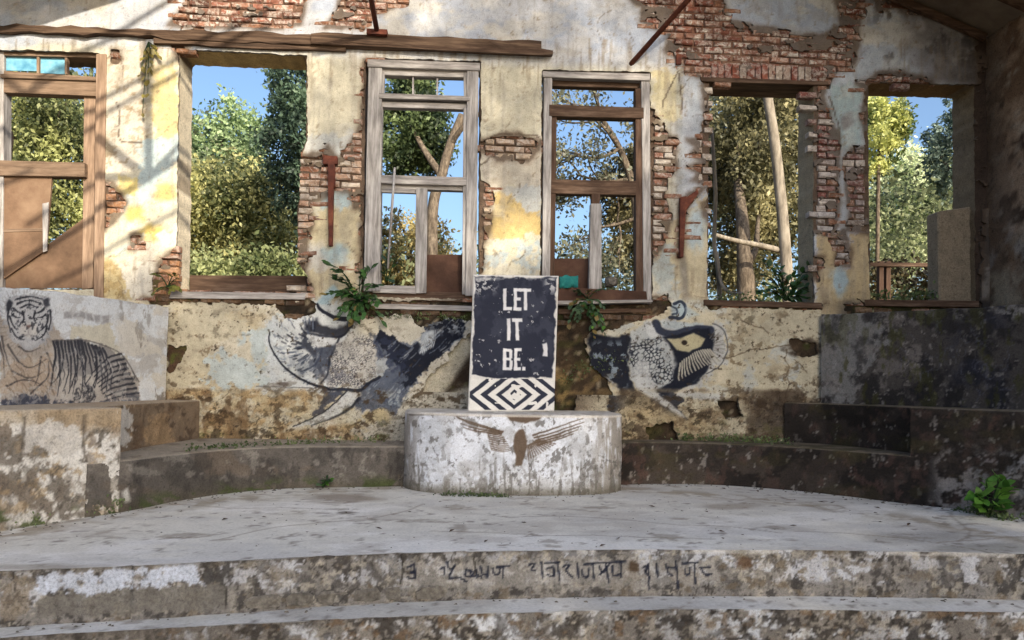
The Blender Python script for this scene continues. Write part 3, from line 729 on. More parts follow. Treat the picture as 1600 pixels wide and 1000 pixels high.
def pxprism(m, pts, Y, depth):  # four survey corners on the plane Y (clockwise from top left) pushed back by depth
    f = [onY(a, b, Y) for a, b in pts]; b = [p + np.array([0, depth, 0]) for p in f]
    m.add(f + b, [(0, 3, 2, 1), (4, 5, 6, 7), (0, 1, 5, 4), (1, 2, 6, 5), (2, 3, 7, 6), (3, 0, 4, 7)])
PXN = [0]
def pxbar(name, pts, Y, depth, mat, parent, bevel=.004):
    PXN[0] += 1; Y = Y + (PXN[0] % 9) * .0013; depth = depth + (PXN[0] % 7) * .0017
    if len(pts) == 2:
        (x0, y0), (x1, y1) = pts; pts = [(x0, y0), (x1, y0), (x1, y1), (x0, y1)]
    c = sum(np.array(onY(a, b, Y)) for a, b in pts) / 4
    m = MB(); f = [onY(a, b, Y) - c for a, b in pts]; bk = [p + np.array([0, depth, 0]) for p in f]
    m.add(f + bk, [(0, 3, 2, 1), (4, 5, 6, 7), (0, 1, 5, 4), (1, 2, 6, 5), (2, 3, 7, 6), (3, 0, 4, 7)])
    me = bpy.data.meshes.new(name); me.from_pydata([tuple(v) for v in m.v], [], m.f); me.materials.append(mat)
    o = bpy.data.objects.new(name, me); COL.objects.link(o); o.parent = parent
    q = parent; off = Vector((0, 0, 0))
    while q is not None: off += q.location; q = q.parent
    o.location = Vector(c) - off
    if bevel:
        md = o.modifiers.new('bevel', 'BEVEL'); md.width = bevel; md.segments = 1
    return o

# ------------------------------------------------------------------ the ruined gable wall
wall = empty('gable_wall', (RIDGE_X, YW, 0), 'ruined brick and plaster gable wall with a row of six window openings', 'wall')
def rk(f): return lambda px, py, X, Z: np.minimum(f(px, py, X, Z), (rake(X) - Z) * 120)
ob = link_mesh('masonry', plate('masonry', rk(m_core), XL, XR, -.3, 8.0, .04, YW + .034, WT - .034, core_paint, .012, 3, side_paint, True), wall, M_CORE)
zl = 2.26
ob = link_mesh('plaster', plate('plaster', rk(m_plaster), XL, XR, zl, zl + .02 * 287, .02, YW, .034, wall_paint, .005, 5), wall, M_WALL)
tagged(ob, 'peeling cream, white and pale blue plaster round the windows')
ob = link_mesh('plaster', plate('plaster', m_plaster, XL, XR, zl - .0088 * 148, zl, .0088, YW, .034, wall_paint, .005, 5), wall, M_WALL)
tagged(ob, 'painted plaster under the windows with two grey and navy elephant faces')
def m_plinth(px, py, X, Z):
    t = (1.00 + .0 * X + .012 * (fbm(X * 3, X * 0, 7, 3) - .5) - Z) * 130
    b = poly_mask(px, py, [[(1120, 624), (1150, 618), (1160, 650), (1132, 652)], [(1010, 668), (1050, 660), (1060, 690), (1015, 690)], [(760, 600), (900, 600), (900, 760), (760, 760)]])
    return np.minimum(t, -b + rough(px, py, 63, 16, 5, 5, 3))
ob = link_mesh('plinth', plate('plinth', m_plinth, -3.4, 5.3, .30, 1.03, .013, YW - .045, .05, wall_paint, .013, 15), wall, M_CORE)
tagged(ob, 'crumbling rough plinth course below the painted plaster')

# bricks
def brick_meshes():
    out = []; r = random.Random(8)
    for kx in range(8):
        L, H, D = (.224, .068, .1) if kx < 5 else (.108, .068, .1)
        v = []; j = lambda a: r.uniform(-a, a) * 1.7
        c = .012
        for sx in (-1, 1):
            for sz in (-1, 1): v.append((sx * L / 2 + j(.004), D, sz * H / 2 + j(.003)))
        ring = [(-1, -1), (1, -1), (1, 1), (-1, 1)]
        b = [(sx * L / 2 + j(.005), c + j(.004), sz * H / 2 + j(.004)) for sx, sz in ring]
        t = [(sx * (L / 2 - c) + j(.005), j(.005), sz * (H / 2 - c) + j(.003)) for sx, sz in ring]
        mid = (j(.03), j(.006), j(.01))
        V = [(sx * L / 2, D, sz * H / 2) for sx, sz in ring] + b + t + [mid]
        F = []
        for q in range(4):
            F.append((q, (q + 1) % 4, 4 + (q + 1) % 4, 4 + q)); F.append((4 + q, 4 + (q + 1) % 4, 8 + (q + 1) % 4, 8 + q)); F.append((8 + q, 8 + (q + 1) % 4, 12))
        me = bpy.data.meshes.new('brick'); me.from_pydata(V, [], F); me.materials.append(M_BRICK); out.append(me)
    return out
BM = brick_meshes()
rb = random.Random(21)
def brick_tone(px, py):
    if py < 130 and px > 900 or py < 60:
        if px > 1290: c, w = rb.choice([(118, 90, 78), (138, 110, 96), (104, 82, 72)]), .45
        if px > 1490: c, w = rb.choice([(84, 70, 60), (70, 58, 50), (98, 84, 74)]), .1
        else: c, w = rb.choice([(150, 98, 84), (158, 110, 96), (138, 90, 78), (172, 132, 116), (156, 120, 108), (122, 88, 78)]), .6 + (rb.random() < .4) * .4
        return c, w
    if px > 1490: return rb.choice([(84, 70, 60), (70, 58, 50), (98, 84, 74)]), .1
    if px > 1255: return rb.choice([(196, 190, 188), (176, 166, 166), (206, 200, 196), (150, 116, 112), (140, 90, 84)]) if py < 330 else rb.choice([(190, 188, 190), (150, 140, 134)]), .5
    if px > 1005: return rb.choice([(200, 194, 188), (188, 176, 166), (170, 126, 108), (206, 200, 192)]), .7
    if 735 < px < 860: return rb.choice([(206, 190, 170), (186, 164, 146), (170, 138, 118)]), .6
    if px > 455: return rb.choice([(206, 180, 160), (190, 160, 140), (200, 190, 178), (164, 122, 102)]), .65
    return rb.choice([(170, 128, 96), (150, 108, 80), (188, 150, 118)]), .2
RH, BL = .0835, .243
spots = []
def exposed(px, py): return poly_mask(px, py, HOLES + LOWHOLES)
for r in range(int(1.3 / RH), int(7.4 / RH)):
    z = r * RH + .02
    for q in range(-26, 32):
        x = q * BL + (r % 2) * BL / 2 + rb.uniform(-.006, .006)
        if x < XL + .1 or x > XR - .45 or z > rake(x) - .1: continue
        px, py = pix(np.array([[x, YW, z]]));
        if py[0] > 505 or py[0] < -20: continue
        sx = np.array([-.1, -.05, 0, .05, .1]); P = np.stack([x + sx, np.full(5, YW), np.full(5, z)], 1)
        qx, qy = pix(P)
        if exposed(qx, qy).max() < -1.5: continue
        o = open_sd(qx, qy) + 1.0
        spots.append((o, x, z, float(px[0]), float(py[0])))
cand = []
for o, x, z, px, py in spots:
    if (o < 3.0).all(): cand.append((x, z, 0, px, py))
    elif o[0] < 1 and o[1] < 2: cand.append((x - .058, z, 1, px - 8, py))
    elif o[4] < 1 and o[3] < 2: cand.append((x + .058, z, 1, px + 8, py))
    elif rb.random() < .3 and o[2] < 9: cand.append((x, z, 0, px, py))
cand = [c for c in cand if c[4] < 470 or rb.random() < .45]
def ctr_exposed(c):
    return float(exposed(np.array([c[3]]), np.array([c[4]]))[0])
cand.sort(key=lambda c: -min(ctr_exposed(c), 6) + (3 if c[4] < 2 else 0))
stuff = MB(); nb = 0
for x, z, half, px, py in cand:
    me = BM[rb.randrange(5)] if not half else BM[5 + rb.randrange(3)]
    dy = rb.uniform(-.004, .018) if rb.random() < .85 else rb.uniform(.02, .03)
    if py > 465: dy = rb.uniform(.0, .03)
    if nb < 298:
        o = bpy.data.objects.new('brick', me); COL.objects.link(o); o.parent = wall
        o.location = (x - RIDGE_X, dy, z); o.rotation_euler = (rb.uniform(-.03, .03), rb.uniform(-.02, .02), rb.uniform(-.04, .04))
        c, w = brick_tone(px, py)
        if py > 465: c, w = rb.choice([(104, 84, 66), (86, 68, 54), (122, 100, 78)]), .1
        o.color = srgb(*c)[:3] + (float(w),); nb += 1
    else:
        mm = me; stuff.add([(v.co.x + x, v.co.y + YW + dy, v.co.z + z) for v in mm.vertices], [tuple(p.vertices) for p in mm.polygons])
if stuff.v:
    o = stuff.build('bricks', M_BRICK, wall); o.color = srgb(150, 112, 92)[:3] + (.4,); tagged(o, kind='stuff')
print('bricks', nb, len(cand))
# soldier course over the fifth opening
q = 1112
while q < 1288:
    w = rb.uniform(10, 13)
    c = rb.choice([(172, 160, 152), (132, 76, 66), (148, 92, 78), (184, 174, 166), (170, 150, 140)])
    a = .036 * (q - 1112)
    o = pxbar('lintel_brick', [(q, 99 + a), (q + w - 1.6, 99.5 + a), (q + w - 1.6, 121 + a), (q, 120.5 + a)], YW + rb.uniform(-.012, .006), .1, M_BRICK, wall)
    o.color = srgb(*c)[:3] + (.5,); q += w
pxbar('lintel', [(1094, 120), (1294, 127), (1296, 133), (1096, 127)], YW - .02, .45, M_DARKH, wall)

# beam along the wall head, in two weathered lengths
r = random.Random(5)
def beam_run(name, pts, Y, d, mat, lab=None):
    m = MB()
    for (x0, t0, b0), (x1, t1, b1) in zip(pts[:-1], pts[1:]): pass
    vs = []; fs = []
    for i, (x, t, b) in enumerate(pts):
        for yy, dd in ((t, 0), (b, 0), (b, d), (t, d)):
            p = onY(x, yy + r.uniform(-2.4, 2.4), Y); vs.append((p[0], p[1] + dd + r.uniform(-.008, .008), p[2]))
    for i in range(len(pts) - 1):
        for q in range(4): fs.append((i * 4 + q, i * 4 + (q + 1) % 4, i * 4 + 4 + (q + 1) % 4, i * 4 + 4 + q))
    fs.append((3, 2, 1, 0)); e = (len(pts) - 1) * 4; fs.append((e, e + 1, e + 2, e + 3))
    m.add(vs, fs); o = m.build(name, mat, wall); tagged(o, lab); return o
bx = [-16] + list(range(5, 497, 21)) + [498]
beam_run('beam', [(x, 38 + .030 * x, 49 + .032 * x + (4 if x > 240 else 0)) for x in bx], YW - .07, .12, M_BEAM)
beam_run('beam', [(x, 53 + .030 * x, 61 + .033 * x) for x in [240, 300, 330, 400, 470, 540]], YW - .05, .12, M_BEAM)
beam_run('beam', [(x, 50 + .0345 * (x - 480), 65 + .0375 * (x - 480)) for x in [486, 504, 530, 552, 580, 607, 640, 668, 700, 731, 760, 786, 810, 829, 846]], YW - .10, .15, M_BEAM)
beam_run('beam', [(x, 63 + .038 * (x - 480), 69 + .040 * (x - 480)) for x in [500, 600, 700, 800, 838, 864]], YW - .10, .12, M_DARKH)
# rusty truss feet left in the wall
for pts in ([(512, 250), (522, 250), (519, 384), (513, 384)], [(504, 242), (527, 244), (527, 256), (504, 256)], [(517, 244), (523, 244), (523, 292), (517, 292)]):
    pxbar('steel_bracket', pts, YW - .06, .12, M_RUST, wall)
for pts in ([(1063, 308), (1073, 306), (1068, 402), (1062, 402)], [(1070, 310), (1090, 296), (1092, 302), (1071, 330)]):
    pxbar('steel_bracket', pts, YW - .05, .14, M_RUST, wall)
pxbar('steel_bracket', [(1057, 84), (1065, 84), (1065, 100), (1057, 100)], YW - .04, .1, M_RUST, wall)
# sills
pxbar('sill', [(268, 455), (478, 458), (476, 468), (264, 466)], YW - .02, .5, M_WOODH, wall)
pxbar('sill', [(296, 430), (478, 431), (480, 457), (296, 456)], YW + .3, .12, M_DARKH, wall)
pxbar('sill', [(1100, 468), (1284, 473), (1286, 482), (1100, 477)], YW - .03, .5, M_STONE if False else M_DARKH, wall)
pxbar('sill', [(1352, 468), (1530, 470), (1530, 480), (1352, 478)], YW - .02, .5, M_DARKH, wall)
me = pxbar('pier', [(1466, 330), (1519, 322), (1520, 472), (1468, 472)], YW + .12, .25, M_CORE, wall, .02).data
me.color_attributes.new('paint', 'FLOAT_COLOR', 'POINT').data.foreach_set('color', np.tile(np.array([.29, .23, .16, 1.0], np.float32), len(me.vertices)))
pxbar('jamb', [(1494, 138), (1507, 138), (1507, 330), (1494, 330)], YW + .4, .06, M_TANV, wall)

# ------------------------------------------------------------------ windows (timber frames left in the openings)
def window(label, loc_px):
    e = bpy.data.objects.new('window', None); COL.objects.link(e); e.parent = wall
    p = onY(*loc_px, YW); e.location = (p[0] - RIDGE_X, .1, p[2]); e.empty_display_size = .2
    tagged(e, label); return e
# first opening: bleached frame, blue panes, plywood below
w = window('sun bleached window frame with blue glass panes above and torn plywood below', (76, 450))
Y0 = YW + .05
pxbar('stile', [(150, 84), (166, 84), (161, 468), (146, 468)], YW - .02, .2, M_TANV, w)
pxbar('stile', [(131, 146), (149, 146), (145, 450), (128, 452)], Y0 + .05, .1, M_TANV, w)
pxbar('stile', [(-14, 80), (6, 80), (4, 450), (-16, 450)], Y0, .15, M_WOODV, w)
pxbar('rail', [(0, 80), (152, 84), (152, 90), (0, 86)], Y0, .14, M_TANH, w)
pxbar('rail', [(0, 110), (152, 120), (152, 150), (0, 144)], Y0, .12, M_TANH, w)
pxbar('rail', [(0, 115), (152, 121), (152, 126), (0, 121)], Y0 - .03, .05, M_TANH, w)
pxbar('rail', [(-10, 250), (132, 254), (132, 276), (-10, 274)], Y0 - .02, .14, M_TANH, w)
for x in (57, 101): pxbar('muntin', [(x, 84), (x + 4, 84), (x + 4, 116), (x, 115)], Y0 + .02, .05, M_TANV, w, .002)
pxbar('pane', [(8, 87), (57, 88), (57, 111), (8, 110)], Y0 + .05, .006, M_BLUE, w, 0)
pxbar('pane', [(61, 88), (101, 89), (101, 116), (61, 114)], Y0 + .05, .006, M_BLUE, w, 0)
pxbar('plywood', [(-10, 274), (81, 276), (72, 390), (-12, 448)], Y0 + .02, .02, M_PLY, w, 0)
pxbar('plywood', [(72, 384), (146, 330), (146, 450), (-12, 450)], Y0 + .055, .02, M_PLY, w, 0)
pxbar('batten', [(66, 318), (76, 316), (73, 392), (67, 394)], Y0 + .005, .014, M_WOODV, w, .002)
pxbar('batten', [(-8, 358), (70, 356), (70, 361), (-8, 363)], Y0 + .008, .012, M_TANH, w, .002)
# third opening: grey painted casing, sash hanging
w = window('grey weathered window frame, left sash in place and right sash gone', (658, 460))
Y0 = YW - .03
pxbar('casing', [(576, 94), (597, 96), (594, 455), (568, 455)], Y0, .16, M_WOODV, w)
pxbar('casing', [(730, 104), (748, 100), (744, 462), (727, 462)], Y0, .16, M_WOODV, w)
pxbar('casing', [(574, 92), (750, 98), (750, 110), (574, 104)], Y0 - .02, .2, M_WOODH, w)
pxbar('rail', [(592, 105), (734, 109), (734, 121), (592, 117)], Y0 + .03, .1, M_WOODH, w)
pxbar('rail', [(592, 145), (734, 150), (734, 157), (592, 153)], Y0 - .02, .14, M_WOODH, w)
pxbar('rail', [(592, 158), (734, 162), (734, 171), (592, 167)], Y0 + .04, .1, M_WOODH, w)
pxbar('stile', [(590, 112), (601, 112), (600, 148), (590, 148)], Y0 + .02, .08, M_WOODV, w)
pxbar('stile', [(724, 112), (733, 112), (733, 150), (725, 150)], Y0 + .02, .08, M_WOODV, w)
pxbar('stile', [(590, 164), (598, 164), (596, 276), (588, 276)], Y0 + .02, .1, M_WOODV, w)
pxbar('stile', [(724, 168), (734, 168), (732, 460), (722, 460)], Y0 + .02, .1, M_WOODV, w)
for x in (644, 682): pxbar('muntin', [(x, 117), (x + 2.6, 117), (x + 2.6, 150), (x, 149)], Y0 + .06, .03, M_WOODV, w, 0)
pxbar('rail', [(588, 273), (732, 277), (732, 290), (588, 286)], Y0, .14, M_WOODH, w)
pxbar('rail', [(588, 287), (730, 291), (730, 298), (588, 294)], Y0 + .05, .1, M_WOODH, w)
pxbar('stile', [(584, 294), (593, 294), (592, 447), (582, 447)], Y0 + .02, .06, M_WOODV, w)
pxbar('stile', [(650, 294), (668, 294), (666, 458), (648, 458)], Y0 + .01, .08, M_WOODV, w)
pxbar('rail', [(582, 445), (650, 447), (650, 459), (582, 457)], Y0 + .01, .07, M_WOODH, w)
pxbar('rail', [(592, 294), (650, 296), (650, 302), (592, 300)], Y0 + .03, .05, M_WOODH, w)
pxbar('board', [(667, 398), (726, 398), (724, 464), (666, 464)], Y0 + .16, .02, M_BOARD, w, 0)
pxbar('sill', [(562, 453), (752, 458), (750, 473), (562, 468)], Y0 + .05, .36, M_DARKH, w)
pxbar('sill', [(580, 474), (742, 478), (742, 486), (580, 482)], Y0 + .02, .3, M_WOODH, w)
# fourth opening: dark stained frame
w = window('dark stained window frame with a bare grey mullion and a brown board', (930, 470))
pxbar('casing', [(850, 113), (863, 116), (859, 470), (847, 470)], Y0, .16, M_WOODV, w)
pxbar('casing', [(1002, 122), (1015, 114), (1018, 474), (1006, 474)], Y0, .16, M_WOODV, w)
pxbar('casing', [(848, 111), (1016, 115), (1016, 126), (848, 120)], Y0 - .02, .2, M_WOODH, w)
pxbar('rail', [(860, 124), (1004, 128), (1004, 138), (860, 134)], Y0 + .07, .1, M_DARKH, w)
pxbar('rail', [(858, 163), (1006, 168), (1006, 185), (858, 181)], Y0 - .01, .14, M_DARKH, w)
pxbar('stile', [(859, 180), (870, 180), (866, 470), (856, 470)], Y0 + .02, .12, M_DARKV, w)
pxbar('stile', [(993, 138), (1003, 138), (1010, 472), (994, 472)], Y0 + .02, .12, M_DARKV, w)
pxbar('rail', [(860, 280), (1003, 283), (1003, 305), (860, 302)], Y0 + .02, .12, M_DARKH, w)
pxbar('stile', [(924, 303), (938, 303), (937, 330), (925, 330)], Y0 + .02, .08, M_DARKV, w)
pxbar('stile', [(923, 318), (940, 318), (940, 452), (920, 452)], Y0 + .01, .08, M_WOODV, w)
pxbar('board', [(862, 404), (922, 404), (921, 452), (860, 452)], Y0 + .14, .02, M_BOARD, w, 0)
pxbar('rail', [(860, 448), (1010, 455), (1012, 473), (860, 470)], Y0 - .02, .2, M_BOARD, w)
pxbar('sill', [(842, 462), (1022, 462), (1022, 480), (842, 478)], Y0 + .12, .3, M_DARKH, w)
pxbar('sill', [(870, 470), (1020, 468), (1020, 472), (870, 476)], Y0 - .08, .2, M_WOODH, w)
pxbar('sill', [(872, 483), (1010, 482), (1010, 488), (872, 491)], Y0 + .02, .2, M_DARKH, w)
m = MB(); m.tube([onY(606, 420, YW - .09), onY(612, 330, YW - .1), onY(617, 262, YW - .12)], [.014, .017, .015], 8)
o = m.build('wooden_stick', M_WOODV, None, True); tagged(o, 'thin bare stick leaning against the grey window sash', 'stick')

# ------------------------------------------------------------------ generic lofts for curved masonry
def resample(pts, step):
    P = np.array(pts, float); d = np.concatenate([[0], np.cumsum(np.hypot(*np.diff(P, axis=0).T))])
    n = max(2, int(d[-1] / step) + 1); t = np.linspace(0, d[-1], n)
    return np.stack([np.interp(t, d, P[:, i]) for i in range(P.shape[1])], 1)
def loft(name, front, z0, z1, back, step, relief, paint, mat, parent=None, seed=5, capn=10, round_=.012):
    """front and back are plan polylines of equal parameter; face up the front, then a cap to the back"""
    F = resample(front, step); n = len(F)
    d = np.concatenate([[0], np.cumsum(np.hypot(*np.diff(F, axis=0).T))])
    T = np.gradient(F, axis=0); T /= np.linalg.norm(T, axis=1)[:, None] + 1e-9; N = np.stack([T[:, 1], -T[:, 0]], 1)
    nz = max(2, int((z1 - z0) / step) + 1); zs = np.linspace(z0, z1 - (round_ if back is not None else 0), nz)
    rows = []
    for z in zs:
        s = (fbm(d * 2.5, np.full(n, z * 2.5), seed, 3) - .5) * 2.6 * relief + (fbm(d * 13, np.full(n, z * 13), seed + 3, 4) - .5) * 2 * relief
        rows.append(np.concatenate([F + N * s[:, None], np.full((n, 1), z)], 1))
    nf = len(rows)
    if back is not None:
        B = resample(back, step)
        B = np.stack([np.interp(np.linspace(0, 1, n), np.linspace(0, 1, len(B)), B[:, i]) for i in range(2)], 1)
        last = rows[-1][:, :2]
        chip = (fbm(d * 9, d * 0, seed + 9, 4) - .45).clip(0, 1) * .03
        rows.append(np.concatenate([last - N * (round_ * .5), (np.full(n, z1) - .004 - chip * .3)[:, None]], 1))
        for q in range(1, capn + 1):
            t = q / capn; xy = (last - N * (round_ * 1.4)) * (1 - t) + B * t
            rows.append(np.concatenate([xy, (z1 + (fbm(xy[:, 0] * 6, xy[:, 1] * 6, seed + 5, 4) - .5) * .014 * (q < capn))[:, None]], 1))
    V = np.concatenate(rows); R = len(rows)
    j, i = np.meshgrid(np.arange(R - 1), np.arange(n - 1), indexing='ij'); a = (j * n + i).ravel()
    F4 = np.stack([a, a + 1, a + n + 1, a + n], 1)
    px, py = pix(V); cap = np.repeat(np.arange(R) >= nf, n)
    col = paint(px, py, V, cap)
    return link_mesh(name, mesh_np(name, V, F4, None, col), parent, mat)

# plan of the terraces, read off the survey
LB = [(-4.3, 3.9), (-3.75, 4.7), (-3.30, 5.42), (-3.02, 5.92), (-2.72, 6.38), (-2.50, 6.95), (-2.15, 7.48), (-1.62, 7.80), (-.80, 7.95), (-.45, 8.0)]
RB = [(1.65, 8.22), (2.30, 8.36), (2.95, 8.32), (3.55, 8.02), (4.02, 7.60), (4.40, 7.12), (4.75, 6.72), (5.05, 6.20), (5.45, 5.4), (5.9, 4.3)]
def on_ray(px, py, Y): return tuple(onY(px, py, Y)[:2])
LT = [on_ray(134, 640, 6.25), on_ray(180, 636, 6.85), on_ray(230, 632, 7.6), on_ray(280, 627, 8.25), on_ray(312, 625, 8.74)]
RT = [on_ray(1226, 632, 8.72), on_ray(1290, 634, 8.45), on_ray(1350, 635, 8.0), on_ray(1410, 637, 7.5), on_ray(1456, 638, 7.1)]
TG = [on_ray(-190, 600, 4.9), on_ray(0, 600, 6.25), on_ray(259, 600, 8.73)]      # tiger wall
DK = [on_ray(1283, 600, 8.74), on_ray(1440, 600, 7.85), on_ray(1600, 600, 6.95), on_ray(1760, 600, 6.1)]

def bench_paint_l(px, py, V, cap):
    p = Paint(px, py, (96, 91, 86)); x, y = p.x, p.y
    wx = V[:, 0] * 130; wy = V[:, 2] * 130 + V[:, 1] * 40
    def sp(col, thr, sx, sy, seed, a, where=1.0, soft=.07): p.mix(col, sstep(thr, thr + soft, fbm(wx / sx, wy / sy, seed, 4)) * a * where)
    fr = ~cap
    sp((122, 115, 108), .50, 50, 30, 1, .6, soft=.14); sp((70, 67, 64), .52, 36, 34, 2, .65, soft=.14); sp((116, 100, 84), .58, 44, 30, 3, .4, soft=.1)
    sp((58, 55, 53), .56, 12, 46, 4, .55, soft=.1); sp((148, 143, 136), .62, 12, 12, 5, .5)
    p.poly((190, 184, 172), [(172, 735), (184, 733), (186, 790), (176, 792)], 4, .8, 5); p.poly((214, 212, 206), [(190, 768), (200, 760), (204, 784), (192, 786)], 3, .9, 4)
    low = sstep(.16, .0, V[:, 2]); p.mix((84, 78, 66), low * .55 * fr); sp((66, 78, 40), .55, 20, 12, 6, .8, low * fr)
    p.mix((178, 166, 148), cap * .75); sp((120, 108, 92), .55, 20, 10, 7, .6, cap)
    return p.lin()
def block_paint(px, py, V, cap):
    p = Paint(px, py, (130, 123, 114)); x, y = p.x, p.y
    p.speck((222, 219, 213), .36, 34, 26, 1, .97, .04); p.speck((118, 107, 95), .55, 16, 24, 2, .85, .04); p.speck((166, 142, 108), .6, 20, 12, 3, .6, .06)
    p.speck((90, 84, 76), .62, 7, 8, 4, .8, .04)
    p.mix((158, 136, 108), sstep(690, 660, y + p.w1 * 40) * sstep(40, 70, x) * .75); p.mix((174, 156, 130), sstep(672, 655, y + p.w1 * 14) * .6)
    p.poly((206, 202, 196), [(36, 668), (80, 660), (128, 664), (132, 700), (92, 712), (60, 700), (34, 706)], 5, .9, 10)
    p.stroke((92, 84, 74), [(38, 650), (36, 690), (32, 720)], 4, 3, .7, wob=4); p.stroke((70, 62, 54), [(132, 650), (131, 700), (134, 722)], 5, 3, .6)
    p.speck((70, 80, 42), .52, 16, 10, 6, .8, .06, where=sstep(785, 805, y) * 1.0)
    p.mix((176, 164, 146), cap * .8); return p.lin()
def tier_paint(px, py, V, cap):
    p = Paint(px, py, (132, 115, 97)); x, y = p.x, p.y
    p.speck((184, 160, 130), .52, 26, 18, 1, .8, .08); p.speck((116, 94, 74), .55, 18, 16, 2, .8, .06); p.speck((84, 70, 58), .62, 7, 9, 3, .8, .05)
    p.poly((210, 206, 200), [(146, 655), (180, 640), (206, 650), (202, 690), (180, 712), (150, 706), (140, 680)], 7, .95, 14)
    p.poly((168, 142, 110), [(228, 650), (262, 646), (272, 690), (235, 702)], 8, .7, 10)
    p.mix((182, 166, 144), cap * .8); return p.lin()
def dark_paint(px, py, V, cap):
    p = Paint(px, py, (54, 47, 42)); x, y = p.x, p.y
    a = sstep(1240, 1130, x)
    p.mix((88, 79, 71), a * .55); p.speck((78, 70, 63), .53, 16, 20, 1, .6, .10); p.speck((30, 26, 24), .47, 30, 20, 2, .75, .10); p.speck((92, 68, 60), .60, 9, 12, 3, .6, .06)
    p.speck((150, 144, 138), .68, 5, 9, 4, .75, .05); p.speck((62, 58, 32), .56, 30, 16, 5, .5, .12)
    g = sstep(1440, 1480, x) * sstep(690, 720, y + p.w1 * 30)
    p.speck((150, 144, 140), .46, 22, 18, 6, .85, .06, where=g); p.speck((168, 168, 172), .56, 9, 8, 7, .8, .05, where=g * sstep(1500, 1530, x)); p.speck((40, 35, 32), .56, 12, 12, 8, .8, .05, where=g)
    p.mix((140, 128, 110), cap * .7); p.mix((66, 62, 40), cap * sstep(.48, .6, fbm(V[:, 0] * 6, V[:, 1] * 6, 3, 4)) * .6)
    return p.lin()
def back_poly(front, off):
    F = resample(front, .05); T = np.gradient(F, axis=0); T /= np.linalg.norm(T, axis=1)[:, None]
    return F + np.stack([-T[:, 1], T[:, 0]], 1) * off
def clipY(P, m=YW - .01): P = np.array(P); P[:, 1] = np.minimum(P[:, 1], m); return P

bench = empty('stone_bench', (-2.2, 7.6, 0), 'curved grey cement bench with a mottled whitewashed end block left of the stage', 'bench')
Lf = spline(LB, 6)
cut = [q for q in Lf if q[1] > 6.05]; blk = [q for q in Lf if q[1] <= 6.32]
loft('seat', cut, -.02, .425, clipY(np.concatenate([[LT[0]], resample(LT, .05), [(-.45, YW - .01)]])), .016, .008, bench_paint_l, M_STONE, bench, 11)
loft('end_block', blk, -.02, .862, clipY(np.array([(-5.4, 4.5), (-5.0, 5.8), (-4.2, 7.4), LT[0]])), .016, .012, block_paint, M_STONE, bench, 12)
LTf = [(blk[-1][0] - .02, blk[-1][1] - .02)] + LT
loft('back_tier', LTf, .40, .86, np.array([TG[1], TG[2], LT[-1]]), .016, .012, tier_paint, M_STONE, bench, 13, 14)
bench = empty('stone_bench', (4.0, 8.0, 0), 'curved blackened mouldy cement bench right of the stage', 'bench')
Rf = spline(RB, 6)
rc = [q for q in Rf if not (q[1] < 6.95 and q[0] > 4)]; rblk = [q for q in Rf if q[1] < 7.06 and q[0] > 4]
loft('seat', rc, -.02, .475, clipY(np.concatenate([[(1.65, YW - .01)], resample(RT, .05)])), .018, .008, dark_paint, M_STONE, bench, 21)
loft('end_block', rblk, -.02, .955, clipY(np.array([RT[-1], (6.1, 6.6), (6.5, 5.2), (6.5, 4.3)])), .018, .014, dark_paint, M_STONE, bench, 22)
loft('back_tier', RT + [(rblk[0][0] + .02, rblk[0][1] - .0)], .44, .95, np.array([DK[0], DK[1], (6.2, 7.2)]), .018, .012, dark_paint, M_STONE, bench, 23, 14)

